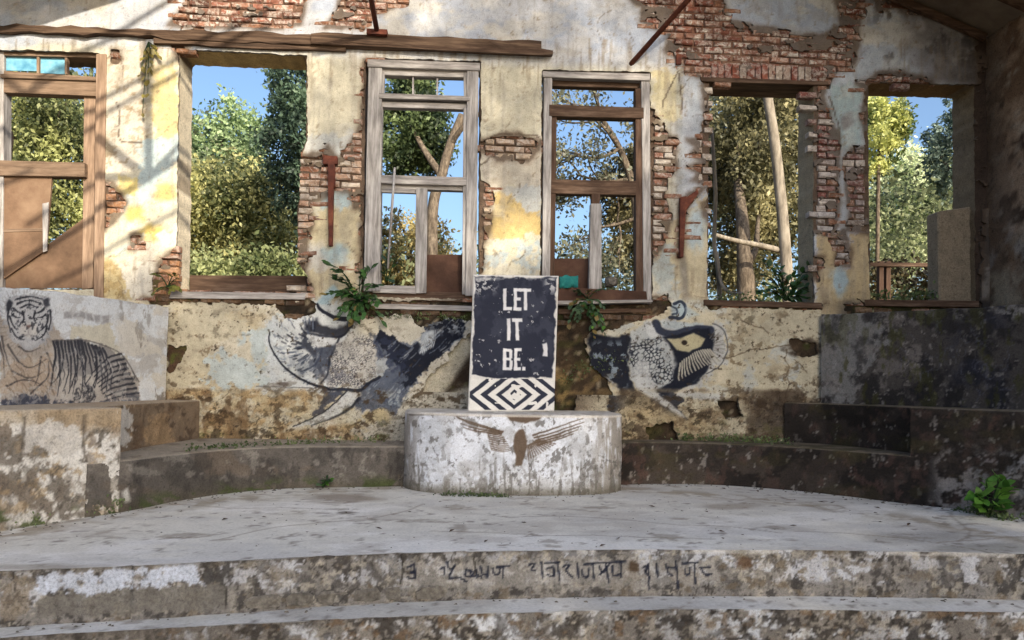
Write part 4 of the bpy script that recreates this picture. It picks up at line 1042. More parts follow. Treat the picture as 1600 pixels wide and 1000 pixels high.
# ------------------------------------------------------------------ low painted wall with the tiger
def tiger_paint(px, py, V, cap):
    p = Paint(px, py, (222, 227, 233)); x, y = p.x, p.y
    p.speck((230, 231, 232), .5, 30, 20, 1, .6, .1); p.speck((192, 190, 190), .58, 14, 12, 2, .6, .06)
    p.poly((206, 200, 180), [(112, 512), (176, 505), (180, 540), (200, 562), (176, 556), (150, 535), (110, 530)], 6, .8, 8)
    m = sstep(176, 190, x + p.w1 * 14); p.speck((158, 150, 142), .45, 26, 30, 3, .8, .08, where=m); p.speck((214, 210, 202), .55, 22, 20, 4, .9, .06, where=m); p.speck((112, 104, 96), .62, 9, 22, 5, .7, .05, where=m)
    for a, b, c, d in ((103, 486, 112, 498), (114, 488, 122, 496), (124, 487, 134, 497), (136, 488, 147, 500), (149, 492, 158, 502), (160, 494, 171, 506)): p.poly((150, 148, 150), [(a, b), (c, b), (c, d), (a, d)], 2.5, .8, 5)
    T = lambda pts: [(a / 3.124, 430 + b / 3.124) for a, b in pts]
    p.poly((184, 176, 168), T([(0, 270), (60, 340), (160, 380), (300, 320), (420, 320), (520, 350), (600, 400), (680, 520), (690, 620), (0, 640)]), 4, .95, 5)
    p.poly((186, 166, 146), T([(20, 430), (150, 400), (260, 400), (250, 560), (100, 580), (0, 560)]), 10, .7, 10)
    p.poly((178, 168, 158), T([(0, 200), (40, 220), (250, 220), (310, 318), (170, 410), (0, 380)]), 5, .95, 6)
    for k in range(34):
        a = math.radians(100 + k * 8 - 60); r0 = 118 + (k % 3) * 10
        p.stroke((70, 64, 64), T([(142 + r0 * .95 * math.cos(a), 215 + r0 * math.sin(a)), (142 + (r0 + 44) * .95 * math.cos(a + .1), 215 + (r0 + 44) * math.sin(a + .1))]), 1.6, 1.6, .28, 1)
    p.poly((176, 178, 184), T([(30, 118), (130, 92), (242, 118), (262, 240), (226, 330), (140, 368), (60, 336), (22, 240)]), 5, .9, 5); p.poly((196, 197, 200), T([(40, 130), (130, 100), (230, 130), (250, 230), (220, 310), (140, 350), (70, 320), (30, 230)]), 3, .95, 4)
    D = (40, 42, 52)
    p.poly(D, T([(28, 150), (42, 115), (66, 135), (56, 170), (36, 176)]), 2, .9, 3); p.poly(D, T([(205, 122), (235, 108), (246, 150), (226, 160)]), 2, .8, 3)
    for q in ([(80, 118), (140, 104), (205, 118)], [(85, 138), (140, 122), (200, 138)], [(100, 158), (140, 144), (185, 158)], [(66, 160), (90, 180), (118, 186)], [(215, 165), (190, 182), (165, 188)], [(110, 176), (116, 210), (108, 236)], [(172, 178), (166, 210), (176, 238)], [(60, 190), (80, 205), (96, 206)], [(222, 190), (200, 206), (186, 208)], [(48, 200), (60, 240), (84, 268)], [(236, 196), (226, 240), (200, 268)], [(56, 260), (80, 300), (118, 318)], [(228, 250), (210, 295), (170, 318)], [(124, 244), (142, 252), (160, 244)], [(142, 252), (142, 290)], [(108, 300), (142, 290), (176, 300)], [(44, 170), (38, 220), (52, 280)], [(244, 170), (248, 220), (236, 270)]):
        p.stroke(D, T(q), 3.3, 1.5, .92, 1.6)
    p.poly((208, 204, 200), T([(106, 240), (142, 232), (178, 240), (186, 290), (142, 306), (96, 290)]), 3, .8, 3); p.poly((120, 96, 92), T([(126, 244), (158, 244), (142, 260)]), 1.5, .9, 1)
    p.speck(D, .58, 2.6, 3.6, 7, .7, .05, where=sstep(-2, 3, poly_sd(x, y, T([(40, 100), (240, 100), (250, 320), (50, 320)]))))
    rnd = random.Random(3)
    p.mix((206, 202, 196), sstep(-4, 4, poly_sd(x, y, T([(262, 322), (420, 330), (520, 360), (590, 410), (560, 500), (420, 600), (300, 610), (250, 500)]))) * .5)
    for i in range(15):         # flank stripes
        x0 = 262 + i * 17
        p.stroke(D, T([(x0, 322 + max(0, i - 8) * 6), (x0 + 10 + i, 400), (x0 + rnd.uniform(-14, 20) + i * 2, 480), (x0 + rnd.uniform(-30, 0) + i * 3, 560 + rnd.uniform(-30, 30))]), 3.0 + rnd.random() * 2.6, 1.6, .92, 1)
    for i in range(9):          # haunch stripes
        a = i / 8
        p.stroke(D, T([(592 + a * 84, 385 + a * 190), (530 + a * 40, 405 + a * 190), (450 + a * 70, 480 + a * 130)]), 3.8, 1.5, .95, 1.6)
    p.poly(D, T([(360, 570), (430, 530), (462, 550), (470, 600), (400, 640), (340, 630)]), 5, .7, 10, .42, 21, 7); p.poly((50, 56, 76), T([(0, 620), (60, 590), (200, 600), (330, 620), (400, 660), (0, 680)]), 6, .8, 8)
    p.poly((70, 74, 88), T([(500, 600), (640, 580), (684, 590), (680, 640), (480, 640)]), 5, .6, 8, .46, 8, 6)
    p.stroke((206, 202, 196), T([(370, 600), (430, 580), (540, 600)]), 4, 2, .7, broken=.45); p.stroke((200, 196, 190), T([(570, 610), (660, 600)]), 3, 2, .6, broken=.45)
    for q in ([(10, 300), (30, 400), (60, 470)], [(40, 340), (90, 420), (150, 450), (230, 410)], [(60, 470), (140, 500), (220, 470)], [(230, 380), (260, 460), (240, 560)], [(200, 400), (190, 470), (170, 540)], [(90, 350), (140, 372), (200, 352)], [(0, 330), (18, 420), (20, 500)], [(30, 540), (130, 510), (210, 540)], [(150, 580), (230, 500), (240, 420)]):
        p.stroke((72, 68, 70), T(q), 3.2, 2.0, .85, 1)
    p.poly((70, 72, 82), T([(262, 322), (420, 322), (520, 350), (600, 400), (660, 500), (684, 610), (560, 600), (470, 500), (300, 470)]), 6, .34, 8)
    for k in range(46):         # fur and fine stripes between the broad ones
        t = rnd.random(); x0 = 262 + 390 * t; y0 = 330 + max(0, t - .4) * 200 + rnd.uniform(0, 230); L = rnd.uniform(20, 60)
        p.stroke(rnd.choice([D, D, (212, 208, 204)]), T([(x0, y0), (x0 + L * .2, y0 + L * .5), (x0 + L * .1 * (1 - 2 * t), y0 + L)]), 2.0, 1.4, .7, .8, .8)
    for k in range(50):
        x0, y0 = rnd.uniform(0, 260), rnd.uniform(380, 590); L = rnd.uniform(20, 60)
        p.stroke(rnd.choice([(96, 80, 70), (150, 128, 108), (208, 194, 176)]), T([(x0, y0), (x0 + L * .4, y0 + L * .5), (x0 + L * .5, y0 + L)]), 1.8, 1.6, .55, .8)
    p.stroke((96, 92, 92), T([(262, 318), (420, 318), (520, 348), (600, 395), (680, 520)]), 2, 1.4, .8)
    p.speck((206, 204, 200), .6, 5, 4, 9, .5, .05, where=sstep(540, 560, y) * sstep(220, 210, x))
    p.mix((150, 146, 140), cap * .7)
    return p.lin()
tw = empty('low_wall', (TG[2][0], TG[2][1], .86), 'low whitewashed wall painted with a reclining tiger, left of the stage', 'wall')
Tp = resample(TG, .009)
def top_wall(name, P, tops, z0, th, paint, mat, parent, seed, nz=110):
    n = len(P); qx, qy = pix(np.concatenate([P, np.full((n, 1), 1.6)], 1))
    ty = np.interp(qx, [a for a, b in tops], [b for a, b in tops])
    zt = np.array([at_plane(a, b, (p[0], p[1], 0), (P[-1][1] - P[0][1], -(P[-1][0] - P[0][0]), 0))[2] for a, b, p in zip(qx, ty, P)])
    T = np.gradient(P, axis=0); T /= np.linalg.norm(T, axis=1)[:, None]; N = np.stack([T[:, 1], -T[:, 0]], 1)
    rows = []; d = np.arange(n) * .01
    zt = zt + (fbm(d * 5, d * 0, seed, 4) - .5) * .03
    for j in range(nz):
        z = z0 + (zt - .008 - z0) * j / (nz - 1)
        s = (fbm(d * 2.2, z * 2.2, seed, 3) - .5) * .012 + (fbm(d * 13, z * 13, seed + 4, 4) - .5) * .008
        rows.append(np.concatenate([P + N * s[:, None], z[:, None]], 1))
    for t in (.008, th * .5, th): rows.append(np.concatenate([P - N * t, zt[:, None]], 1))
    rows.append(np.concatenate([P - N * th, np.full((n, 1), z0)], 1))
    V = np.concatenate(rows); R = len(rows); j, i = np.meshgrid(np.arange(R - 1), np.arange(n - 1), indexing='ij'); a = (j * n + i).ravel()
    px, py = pix(V); col = paint(px, py, V, np.repeat(np.arange(R) >= nz, n))
    ends = [[q * n for q in range(R)][::-1], [q * n + n - 1 for q in range(R)]]
    return link_mesh(name, mesh_np(name, V, np.stack([a, a + 1, a + n + 1, a + n], 1), None, col, FN=ends), parent, mat)
top_wall('wall_face', Tp, [(-400, 440), (0, 450), (100, 456), (180, 468), (259, 479)], .85, .22, tiger_paint, M_WALL, tw, 31)
def darkwall_paint(px, py, V, cap):
    p = Paint(px, py, (74, 69, 66)); x, y = p.x, p.y
    p.poly((126, 124, 122), [(1280, 492), (1340, 485), (1380, 500), (1386, 530), (1350, 580), (1330, 632), (1280, 640)], 12, .92, 22); p.speck((150, 148, 146), .56, 10, 14, 1, .6, .06, where=sstep(1330, 1310, x))
    p.speck((126, 119, 114), .55, 18, 16, 2, .6, .08); p.speck((36, 34, 35), .48, 26, 30, 3, .8, .10); p.speck((40, 44, 62), .52, 26, 30, 4, .6, .08, where=sstep(1470, 1500, x) * sstep(1590, 1560, x))
    p.speck((150, 144, 138), .69, 5, 5, 5, .65, .05); p.speck((150, 146, 142), .58, 12, 9, 6, .8, .06, where=sstep(1350, 1380, x) * sstep(510, 490, y)); p.speck((66, 66, 34), .6, 10, 22, 7, .6, .06)
    rnd = random.Random(6)
    for i in range(60):
        cx, cy = rnd.uniform(1400, 1590), rnd.uniform(505, 610); a = rnd.uniform(0, 6.28); L = rnd.uniform(10, 26)
        p.stroke((92, 92, 104) if rnd.random() < .6 else (28, 28, 36), [(cx, cy), (cx + L * .5 * math.cos(a), cy + L * .5 * math.sin(a)), (cx + L * math.cos(a + .6), cy + L * math.sin(a + .6))], 1.6, 1.4, .6, 1)
    return p.lin()
dw = empty('low_wall', (DK[0][0], DK[0][1], .95), 'low soot-black and grey cement wall right of the stage', 'wall')
top_wall('wall_face', resample(DK, .014), [(1283, 491), (1400, 487), (1600, 476), (1800, 470)], .93, .22, darkwall_paint, M_STONE, dw, 32, 70)

# ------------------------------------------------------------------ pedestal with the painted bird
cx, cyb, aa, bb = .60, 8.20, 1.185, .80
ped = []
for t in np.linspace(0, 1, 60):
    a = math.pi * (1 - t); n_ = 2.7
    ped.append((cx + aa * math.copysign(abs(math.cos(a)) ** (2 / n_), math.cos(a)), cyb - bb * abs(math.sin(a)) ** (2 / n_)))
ped = [(cx - aa, YW - .06)] + ped + [(cx + aa, YW - .06)]
def ped_paint(px, py, V, cap):
    p = Paint(px, py, (220, 224, 232)); x, y = p.x, p.y
    p.speck((184, 188, 194), .5, 30, 30, 1, .6, .1); p.speck((110, 108, 106), .60, 6, 9, 2, .8, .05); p.speck((176, 176, 178), .57, 20, 18, 3, .5, .1)
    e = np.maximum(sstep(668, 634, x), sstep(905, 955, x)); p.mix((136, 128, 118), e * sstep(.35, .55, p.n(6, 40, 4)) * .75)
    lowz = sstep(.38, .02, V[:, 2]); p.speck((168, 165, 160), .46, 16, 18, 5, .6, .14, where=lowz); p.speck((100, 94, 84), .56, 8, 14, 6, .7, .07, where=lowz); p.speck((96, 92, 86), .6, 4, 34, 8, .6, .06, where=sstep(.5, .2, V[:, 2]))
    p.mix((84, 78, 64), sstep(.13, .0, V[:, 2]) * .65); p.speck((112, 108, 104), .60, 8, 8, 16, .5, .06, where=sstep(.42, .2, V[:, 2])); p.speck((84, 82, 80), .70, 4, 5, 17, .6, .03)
    p.stroke((96, 86, 74), [(640, 648), (680, 648), (730, 650)], 2.5, 2, .7)
    B = lambda q: [(620 + a / 2.63, 410 + b / 2.63) for a, b in q]
    BR = (98, 82, 68)
    p.poly(BR, B([(440, 626), (520, 622), (606, 626), (580, 648), (530, 658), (470, 650)]), 1.6, .95, 2.5)
    p.poly(BR, B([(500, 684), (520, 682), (528, 700), (538, 760), (524, 800), (514, 838), (486, 838), (490, 800), (476, 750), (484, 704)]), 1.5, .95, 2)
    rnd = random.Random(12)
    for q in ([(435, 696), (330, 672), (250, 640)], [(430, 700), (330, 684), (262, 662)], [(428, 706), (330, 694), (275, 680)], [(420, 692), (320, 662), (246, 634)], [(560, 712), (650, 680), (765, 640)], [(565, 722), (660, 694), (768, 656)], [(572, 732), (660, 706), (755, 672)], [(575, 742), (660, 718), (742, 688)], [(580, 752), (650, 730), (725, 704)]):
        p.stroke(BR, B(q), 3.2, 1.6, .92, 1.4, 1)
    for i in range(11):
        a = math.radians(150 + i * 6.5); c0 = (450, 712)
        if i % 1 == 0:
            L0 = 20 + i * 3; L1 = 72 - abs(i - 5) * 3
            p.stroke(BR, B([(372 + i * 1.5, 704 + i * 6.5), (400 + i * 3.5, 708 + i * 7.0), (438 + i * 3.2, 716 + i * 5.5)]), 1.7, 1.2, .85, 1.2, .8)
    for i in range(12):
        p.stroke(BR, B([(538 + i * 4, 752 - i * 2), (542 + i * 10, 812 - i * 6)]), 2.4, 1.2, .92, 1.4, .6)
    for i in range(9): p.stroke(BR, B([(560 + i * 10, 735 - i * 3), (590 + i * 14, 756 - i * 8)]), 1.8, 1.2, .7, 1)
    p.poly((196, 196, 198), [(690, 660), (700, 658), (705, 700), (690, 720)], 4, .3, 8)
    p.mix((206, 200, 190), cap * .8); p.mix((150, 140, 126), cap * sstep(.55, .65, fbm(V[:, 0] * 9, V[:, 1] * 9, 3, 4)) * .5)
    p.mix((214, 208, 198), (~cap) * sstep(.775, .79, V[:, 2]) * .8)
    return p.lin()
pd = empty('pedestal', (cx, cyb, 0), 'rounded whitewashed pedestal with a brown spread-winged bird painted on its front', 'pedestal')
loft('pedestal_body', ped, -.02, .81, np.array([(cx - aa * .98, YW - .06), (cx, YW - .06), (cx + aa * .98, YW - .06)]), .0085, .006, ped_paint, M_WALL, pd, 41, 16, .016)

# ------------------------------------------------------------------ the sign slab
def sign_paint(px, py, V, face):
    p = Paint(px, py, (206, 204, 200)); x, y = p.x, p.y
    C = lambda a, b: (620 + a / 2.63, 410 + b / 2.63)
    CP = lambda q: [C(*s) for s in q]
    p.speck((168, 160, 150), .6, 6, 12, 1, .6, .06)
    p.poly((34, 38, 54), CP([(322, 58), (655, 62), (640, 472), (400, 474), (350, 466), (310, 458)]), 1.4, 1, 3.5)
    navy = sstep(-1, 3, poly_sd(x, y, CP([(322, 58), (655, 62), (640, 472), (310, 462)])))
    p.speck((66, 70, 84), .56, 14, 20, 2, .5, .1, where=navy); p.speck((190, 190, 192), .76, 5, 5, 3, .9, .02, where=navy)
    p.speck((196, 196, 196), .58, 6, 5, 4, .95, .03, where=navy * sstep(468, 448, y) * np.maximum(sstep(784, 765, x), sstep(845, 858, x))); p.speck((190, 190, 190), .5, 7, 5, 5, .95, .04, where=navy * sstep(441, 434, y))
    L = (214, 214, 216)
    def bars(q):
        for a, b, c, d in q: p.poly(L, CP([(a, b), (c, b), (c, d), (a, d)]), .9, .97, 1.2)
    bars([(437, 108, 450, 197), (437, 183, 474, 197), (480, 107, 493, 197), (480, 107, 512, 120), (480, 145, 508, 157), (480, 184, 512, 197), (505, 107, 552, 121), (522, 107, 536, 197)])
    bars([(453, 231, 467, 322), (474, 230, 517, 245), (488, 230, 502, 322)])
    bars([(436, 355, 450, 443), (436, 355, 470, 367), (436, 392, 470, 403), (436, 431, 472, 443), (461, 360, 474, 394), (463, 402, 476, 438), (482, 354, 495, 443), (482, 354, 512, 367), (482, 392, 508, 404), (482, 430, 509, 443), (514, 428, 528, 443)])
    p.poly(L, CP([(598, 334), (616, 332), (622, 352), (618, 386), (598, 384), (604, 360)]), 1.2, .95, 2)
    # chevrons on the base
    p.poly((214, 212, 208), CP([(300, 478), (640, 478), (640, 606), (296, 606)]), 1.5, 1, 1)
    bcx, bcy = C(482, 544)
    b = p.box(734, 592, 868, 640.5)
    if len(b):
        X, Y = p.x[b] + p.w1[b] * 2, p.y[b] + p.w2[b] * 2
        d = np.abs(X - bcx) * .80 + np.abs(Y - bcy) * 1.0
        k = np.zeros(len(b))
        for r0, r1 in ((16, 23), (33, 42), (52, 60)): k = np.maximum(k, sstep(r0 - .8, r0 + .8, d) * sstep(r1 + .8, r1 - .8, d))
        k = np.maximum(k, sstep(3.5, 4.5, d) * sstep(9, 8, d) * (vnoise(X / 5, Y / 5, 3) > .45))
        p._put(b, (34, 38, 54), k * (vnoise(X / 9, Y / 9, 8) > .12) * .97)
    p.mix((186, 178, 168), ~face * .8)
    p.speck((150, 140, 128), .62, 5, 30, 9, .7, .05, where=(~face) * 1.0)
    return p.lin()
SY = 8.13; ST = .13
c4 = [onY(740, 429, SY), onY(873, 431, SY), onY(866, 643, SY), onY(731, 643, SY)]
n1, n2 = 190, 300
u, v = np.meshgrid(np.linspace(0, 1, n1), np.linspace(0, 1, n2))
u_, v_ = u[..., None], v[..., None]
Pf = (c4[0] * (1 - u_) + c4[1] * u_) * (1 - v_) + (c4[3] * (1 - u_) + c4[2] * u_) * v_
edge = np.minimum(np.minimum(u * .97, (1 - u) * .97), np.minimum(v * 1.5, (1 - v) * 1.5))
Pf[..., 1] += (fbm(Pf[..., 0] * 20, Pf[..., 2] * 20, 5, 4) - .5) * .004 + sstep(.012, 0, edge) * .01
ring = np.concatenate([Pf[0, :], Pf[1:, -1], Pf[-1, ::-1][1:], Pf[::-1, 0][1:-1]])
rb_ = ring.copy(); rb_[:, 1] = SY + ST
V = np.concatenate([Pf.reshape(-1, 3), ring, rb_]); nr = len(ring); n0 = n1 * n2
j, i = np.meshgrid(np.arange(n2 - 1), np.arange(n1 - 1), indexing='ij'); a = (j * n1 + i).ravel()
F4 = np.stack([a, a + n1, a + n1 + 1, a + 1], 1); q = np.arange(nr); q2 = (q + 1) % nr
F4 = np.concatenate([F4, np.stack([n0 + q, n0 + q2, n0 + nr + q2, n0 + nr + q], 1)])
px, py = pix(V); fc = np.arange(len(V)) < n0
sg = link_mesh('painted_sign', mesh_np('painted_sign', V, F4, None, sign_paint(px, py, V, fc), FN=[[n0 + nr + t for t in range(nr)][::-1]]), None, M_SIGN)
tagged(sg, 'upright navy sign slab reading LET IT BE with chevrons at its foot', 'sign')
# ------------------------------------------------------------------ stage floor, steps, ground
FE = [(-4.6, 4.02), (-3.4, 4.25), (-2.56, 4.42), (-1.89, 4.54), (-1.32, 4.68), (-.91, 4.78), (-.46, 4.86), (.37, 4.95), (1.05, 5.0), (2.14, 5.0), (2.62, 4.99), (3.9, 4.89), (5.2, 4.7), (6.5, 4.4)]
TE = [(-4.6, 3.85), (-3.4, 4.08), (-2.47, 4.24), (-1.91, 4.34), (-1.24, 4.45), (-.43, 4.57), (.40, 4.66), (1.2, 4.70), (2.01, 4.70), (3.7, 4.62), (5.2, 4.42), (6.5, 4.1)]
def floor_paint(px, py, V, cap=None):
    wx, wy = V[:, 0], V[:, 1]
    p = Paint(wx * 130, wy * 130, (212, 208, 198))
    def sp(col, thr, sx, sy, seed, a, soft=.08): p.mix(col, sstep(thr, thr + soft, fbm(wx * sx, wy * sy, seed, 5)) * a)
    sp((228, 225, 220), .50, .8, 1.2, 1, .7, .14); sp((196, 193, 188), .52, .7, 1.6, 2, .6, .12); sp((180, 173, 164), .60, 1.6, 2.6, 3, .5, .1)
    sp((130, 120, 108), .68, 3.2, 5.5, 4, .5, .05); sp((120, 112, 104), .69, 9, 9, 5, .6, .03); sp((198, 194, 186), .62, 3, 4, 6, .5, .06)
    ex, ey = pix(V)
    q = Paint(ex, ey, (0, 0, 0)); q.c = p.c
    q.blob((120, 106, 92), 540, 778, 56, 6, .5, .6); q.blob((100, 92, 84), 540, 801, 14, 2, .4, .7); q.blob((124, 110, 96), 1140, 791, 46, 5, .5, .45); q.blob((134, 130, 124), 1440, 840, 80, 10, .5, .5)
    q.blob((116, 112, 104), 1540, 856, 90, 7, .5, .5); q.blob((138, 128, 112), 60, 886, 90, 5, .5, .5)
    rr = random.Random(4)
    for kx in range(9):         # hairline cracks across the screed
        x0, y0 = rr.uniform(-3.5, 4.5), rr.uniform(5.0, 8.0); a = rr.uniform(-.5, .5) + (1.5 if kx % 4 == 0 else 0); pts = [(x0, y0)]
        for j in range(5): a += rr.uniform(-.5, .5); pts.append((pts[-1][0] + .42 * math.cos(a), pts[-1][1] + .42 * math.sin(a)))
        s2 = Paint(wx * 100, wy * 100, (0, 0, 0)); s2.c = q.c; s2.stroke((120, 108, 94), [(u * 100, w * 100) for u, w in pts], 2.2, 2.0, .55, wob=2); q.c = s2.c
    dirt = np.minimum(np.abs(np.hypot(wx - .6, (wy - 4.2) * 1.0) - 3.9), 9)
    q.mix((140, 126, 106), sstep(.35, .0, dirt) * sstep(.42, .6, fbm(wx * 5, wy * 5, 88, 5)) * .6)
    return q.lin()
def sheet(name, A, B, z, step, paint, mat, relief=.004, nb=None):
    A = resample(A, step); n = len(A); B = resample(B, step)
    B = np.stack([np.interp(np.linspace(0, 1, n), np.linspace(0, 1, len(B)), B[:, i]) for i in range(2)], 1)
    m = nb or int(np.abs(B - A).max() / step) + 2
    rows = []
    for t in np.linspace(0, 1, m):
        xy = A * (1 - t) + B * t
        rows.append(np.concatenate([xy, (z + (fbm(xy[:, 0] * 1.5, xy[:, 1] * 1.5, 3, 3) - .5) * relief * 2)[:, None]], 1))
    V = np.concatenate(rows); j, i = np.meshgrid(np.arange(m - 1), np.arange(n - 1), indexing='ij'); a = (j * n + i).ravel()
    px, py = pix(V)
    return link_mesh(name, mesh_np(name, V, np.stack([a, a + 1, a + n + 1, a + n], 1), None, paint(px, py, V), True), None, mat)
def ragged(P, amp, seed):
    F = resample(P, .02); d = np.arange(len(F)) * .02
    F[:, 1] += (fbm(d * 3, d * 0, seed, 5) - .5) * amp + np.maximum(fbm(d * 7, d * 0 + 9, seed + 3, 4) - .60, 0) * amp * 3.0
    return [tuple(q) for q in F]
FEs = ragged(spline(FE, 6), .035, 3); TEs = ragged(spline(TE, 6), .025, 8)
o = sheet('stage_floor', FEs, [(-5.4, 8.79), (6.6, 8.79)], 0, .03, floor_paint, M_FLOOR); tagged(o, 'worn pale grey concrete stage floor between the curved benches', kind='structure')
def riser_paint(px, py, V, cap):
    p = Paint(px, py, (124, 120, 116)); x, y = p.x, p.y
    top = sstep(-.06, -.02, V[:, 2]); z = V[:, 2] / -.315
    p.speck((196, 200, 210), .47, 24, 14, 1, .8, .05, where=sstep(.78, .6, z)); p.speck((62, 59, 57), .52, 12, 16, 2, .85, .05); p.speck((164, 158, 146), .58, 9, 7, 3, .8, .05)
    p.speck((62, 58, 54), .61, 6, 8, 4, .85, .04); p.speck((104, 93, 78), .62, 16, 10, 5, .7, .05)
    p.poly((190, 198, 214), [(56, 900), (150, 894), (260, 886), (310, 884), (318, 910), (220, 918), (130, 932), (60, 922)], 6, .9, 12, .34, 6, 14)
    p.poly((112, 108, 102), [(60, 935), (150, 926), (320, 914), (352, 915), (352, 952), (60, 966)], 6, .85, 8)
    p.poly((160, 156, 150), [(630, 880), (760, 876), (1120, 876), (1130, 910), (1000, 920), (640, 922)], 8, .6, 12)
    p.mix((198, 196, 192), sstep(.10, .04, z) * sstep(.45, .55, p.n(70, 40, 8)) * .7 * (x > 900))
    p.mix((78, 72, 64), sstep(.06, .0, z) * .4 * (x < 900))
    p.poly((124, 112, 96), [(0, 920), (40, 900), (50, 950), (20, 970), (0, 968)], 5, .6, 8)
    for xx, y0, y1 in ((21, 894, 930), (352, 920, 952), (627, 866, 912), (740, 870, 900)): p.stroke((44, 40, 36), [(xx, y0), (xx + 2, (y0 + y1) / 2), (xx, y1)], 2.4, 1.4, .85, wob=2)
    # hand painted writing on the riser
    Q = lambda q: [(550 + a / 2.4615, 780 + b / 2.4615) for a, b in q]
    INK = (26, 30, 46); RED = (30, 36, 54)
    st = [[(215, 262), (235, 255), (240, 275), (222, 282)], [(225, 282), (245, 290), (236, 306), (214, 300)], [(240, 250), (243, 305)],
          [(340, 268), (355, 266), (356, 290)], [(365, 240), (368, 262), (385, 268), (396, 255)], [(396, 255), (380, 285), (376, 304), (410, 300), (440, 318)],
          [(440, 268), (436, 292), (455, 300), (464, 280), (450, 272), (462, 295), (480, 300)], [(476, 268), (482, 290), (500, 300)],
          [(494, 262), (500, 285), (520, 290), (522, 262), (521, 300)], [(540, 265), (548, 290), (566, 285), (570, 262)], [(580, 258), (582, 300)], [(555, 262), (605, 258)],
          [(680, 252), (700, 250), (690, 272), (704, 276)], [(726, 242), (735, 300)], [(750, 268), (775, 262), (776, 296), (752, 292)], [(790, 245), (800, 310)], [(740, 246), (800, 242)],
          [(815, 258), (838, 252), (825, 276), (848, 300)], [(866, 248), (870, 300)], [(885, 270), (888, 296), (905, 298), (912, 268)], [(890, 252), (940, 246)], [(925, 250), (930, 305)],
          [(950, 258), (960, 280), (975, 278)], [(976, 248), (988, 322)], [(955, 290), (990, 250)], [(1002, 255), (1004, 290), (1030, 288)], [(1032, 245), (1036, 300)], [(945, 246), (1050, 240)],
          [(1120, 262), (1140, 256), (1128, 280), (1146, 300)], [(1140, 250), (1144, 345)], [(1172, 246), (1176, 295)], [(1208, 250), (1216, 285), (1232, 292)], [(1246, 240), (1254, 345)], [(1220, 262), (1250, 268)],
          [(1280, 268), (1284, 290), (1300, 285), (1300, 262)], [(1316, 245), (1320, 325)], [(1270, 248), (1330, 242)], [(1340, 262), (1360, 290), (1384, 288)], [(1352, 262), (1376, 262)]]
    for q in st: p.stroke(INK, Q(q), 3.2, 1.4, .92, wob=1.2)
    p.blob((70, 56, 42), *Q([(1085, 258)])[0], 9, 8, .4, .9); p.blob((82, 60, 42), *Q([(1510, 245)])[0], 12, 10, .4, .8)
    p.mix((150, 147, 142), cap * .85)
    return p.lin()
def riser2_paint(px, py, V, cap):
    p = Paint(px, py, (116, 111, 106)); x = p.x
    p.speck((198, 203, 212), .51, 14, 11, 1, .85, .05); p.speck((54, 50, 47), .52, 13, 12, 2, .85, .06); p.speck((150, 144, 134), .58, 7, 6, 3, .8, .05); p.speck((46, 42, 38), .62, 8, 7, 4, .85, .04)
    p.speck((104, 86, 68), .64, 14, 10, 5, .8, .05); p.mix((86, 80, 74), sstep(560, 300, x) * .4)
    return p.lin()
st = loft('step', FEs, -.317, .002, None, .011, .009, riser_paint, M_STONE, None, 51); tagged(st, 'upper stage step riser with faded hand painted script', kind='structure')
o = sheet('step_tread', TEs, [(a, b + .03) for a, b in FEs], -.315, .035, lambda px, py, V: floor_paint(px, py, V * np.array([1.7, 1.3, 1]) + np.array([31, 7, 0])) * .86, M_FLOOR, .003, 10); tagged(o, 'narrow cement tread below the lettered riser', kind='structure')
o = loft('step', TEs, -.66, -.313, None, .014, .011, riser2_paint, M_STONE, None, 52); tagged(o, 'lower stage step riser of mottled rubble and cement', kind='structure')
# rubble stones showing at the foot of the upper riser
rs = random.Random(9)
def stone_mesh(L, H, D, r):
    m = MB(); n = 7; vs = []; fs = []
    for k in range(3):
        y = (-D, -D * .6, .05)[k]; s = (.72, 1, 1.05)[k]
        for q in range(n):
            a = 2 * math.pi * q / n + .3
            vs.append((L / 2 * s * math.copysign(abs(math.cos(a)) ** .6, math.cos(a)) + r.uniform(-.01, .01), y + r.uniform(-.006, .006), H / 2 * s * math.copysign(abs(math.sin(a)) ** .6, math.sin(a)) + r.uniform(-.006, .006)))
    for k in range(2):
        for q in range(n): fs.append((k * n + q, k * n + (q + 1) % n, (k + 1) * n + (q + 1) % n, (k + 1) * n + q))
    fs.append(tuple(range(n))[::-1]); me = bpy.data.meshes.new('rubble_stone'); me.from_pydata(vs, [], fs); me.update(); return me
M_RUB = mat_noise('rubble_stone', [(70, 67, 62), (104, 99, 92), (134, 129, 121)], 22, 8, .9, 60, .95, None, .2, .15)
for x0, x1 in ((376, 436), (440, 484), (488, 540), (543, 592), (594, 640), (644, 700)):
    A = onZ(x0, 944, -.25); Bq = onZ(x1, 941, -.25)
    xm = (A[0] + Bq[0]) / 2; ym = float(np.interp(xm, [p[0] for p in FEs], [p[1] for p in FEs]))
    me = stone_mesh(abs(Bq[0] - A[0]), .085, .014, rs); me.materials.append(M_RUB)
    o = bpy.data.objects.new('rubble_stone', me); COL.objects.link(o); o.location = (xm, ym + .004, -.258); o.rotation_euler.z = math.atan2(.11, .5); o.parent = st; o.location = Vector(o.location) - Vector(st.location)
m = MB(); n = 40; S_ = 900
vs = [(-S_, -S_, -.66), (S_, -S_, -.66), (S_, S_, -.66), (-S_, S_, -.66)]; m.add(vs, [(0, 1, 2, 3)])
o = m.build('ground', M_SOIL); tagged(o, 'brown leaf littered ground round the ruin', kind='structure')

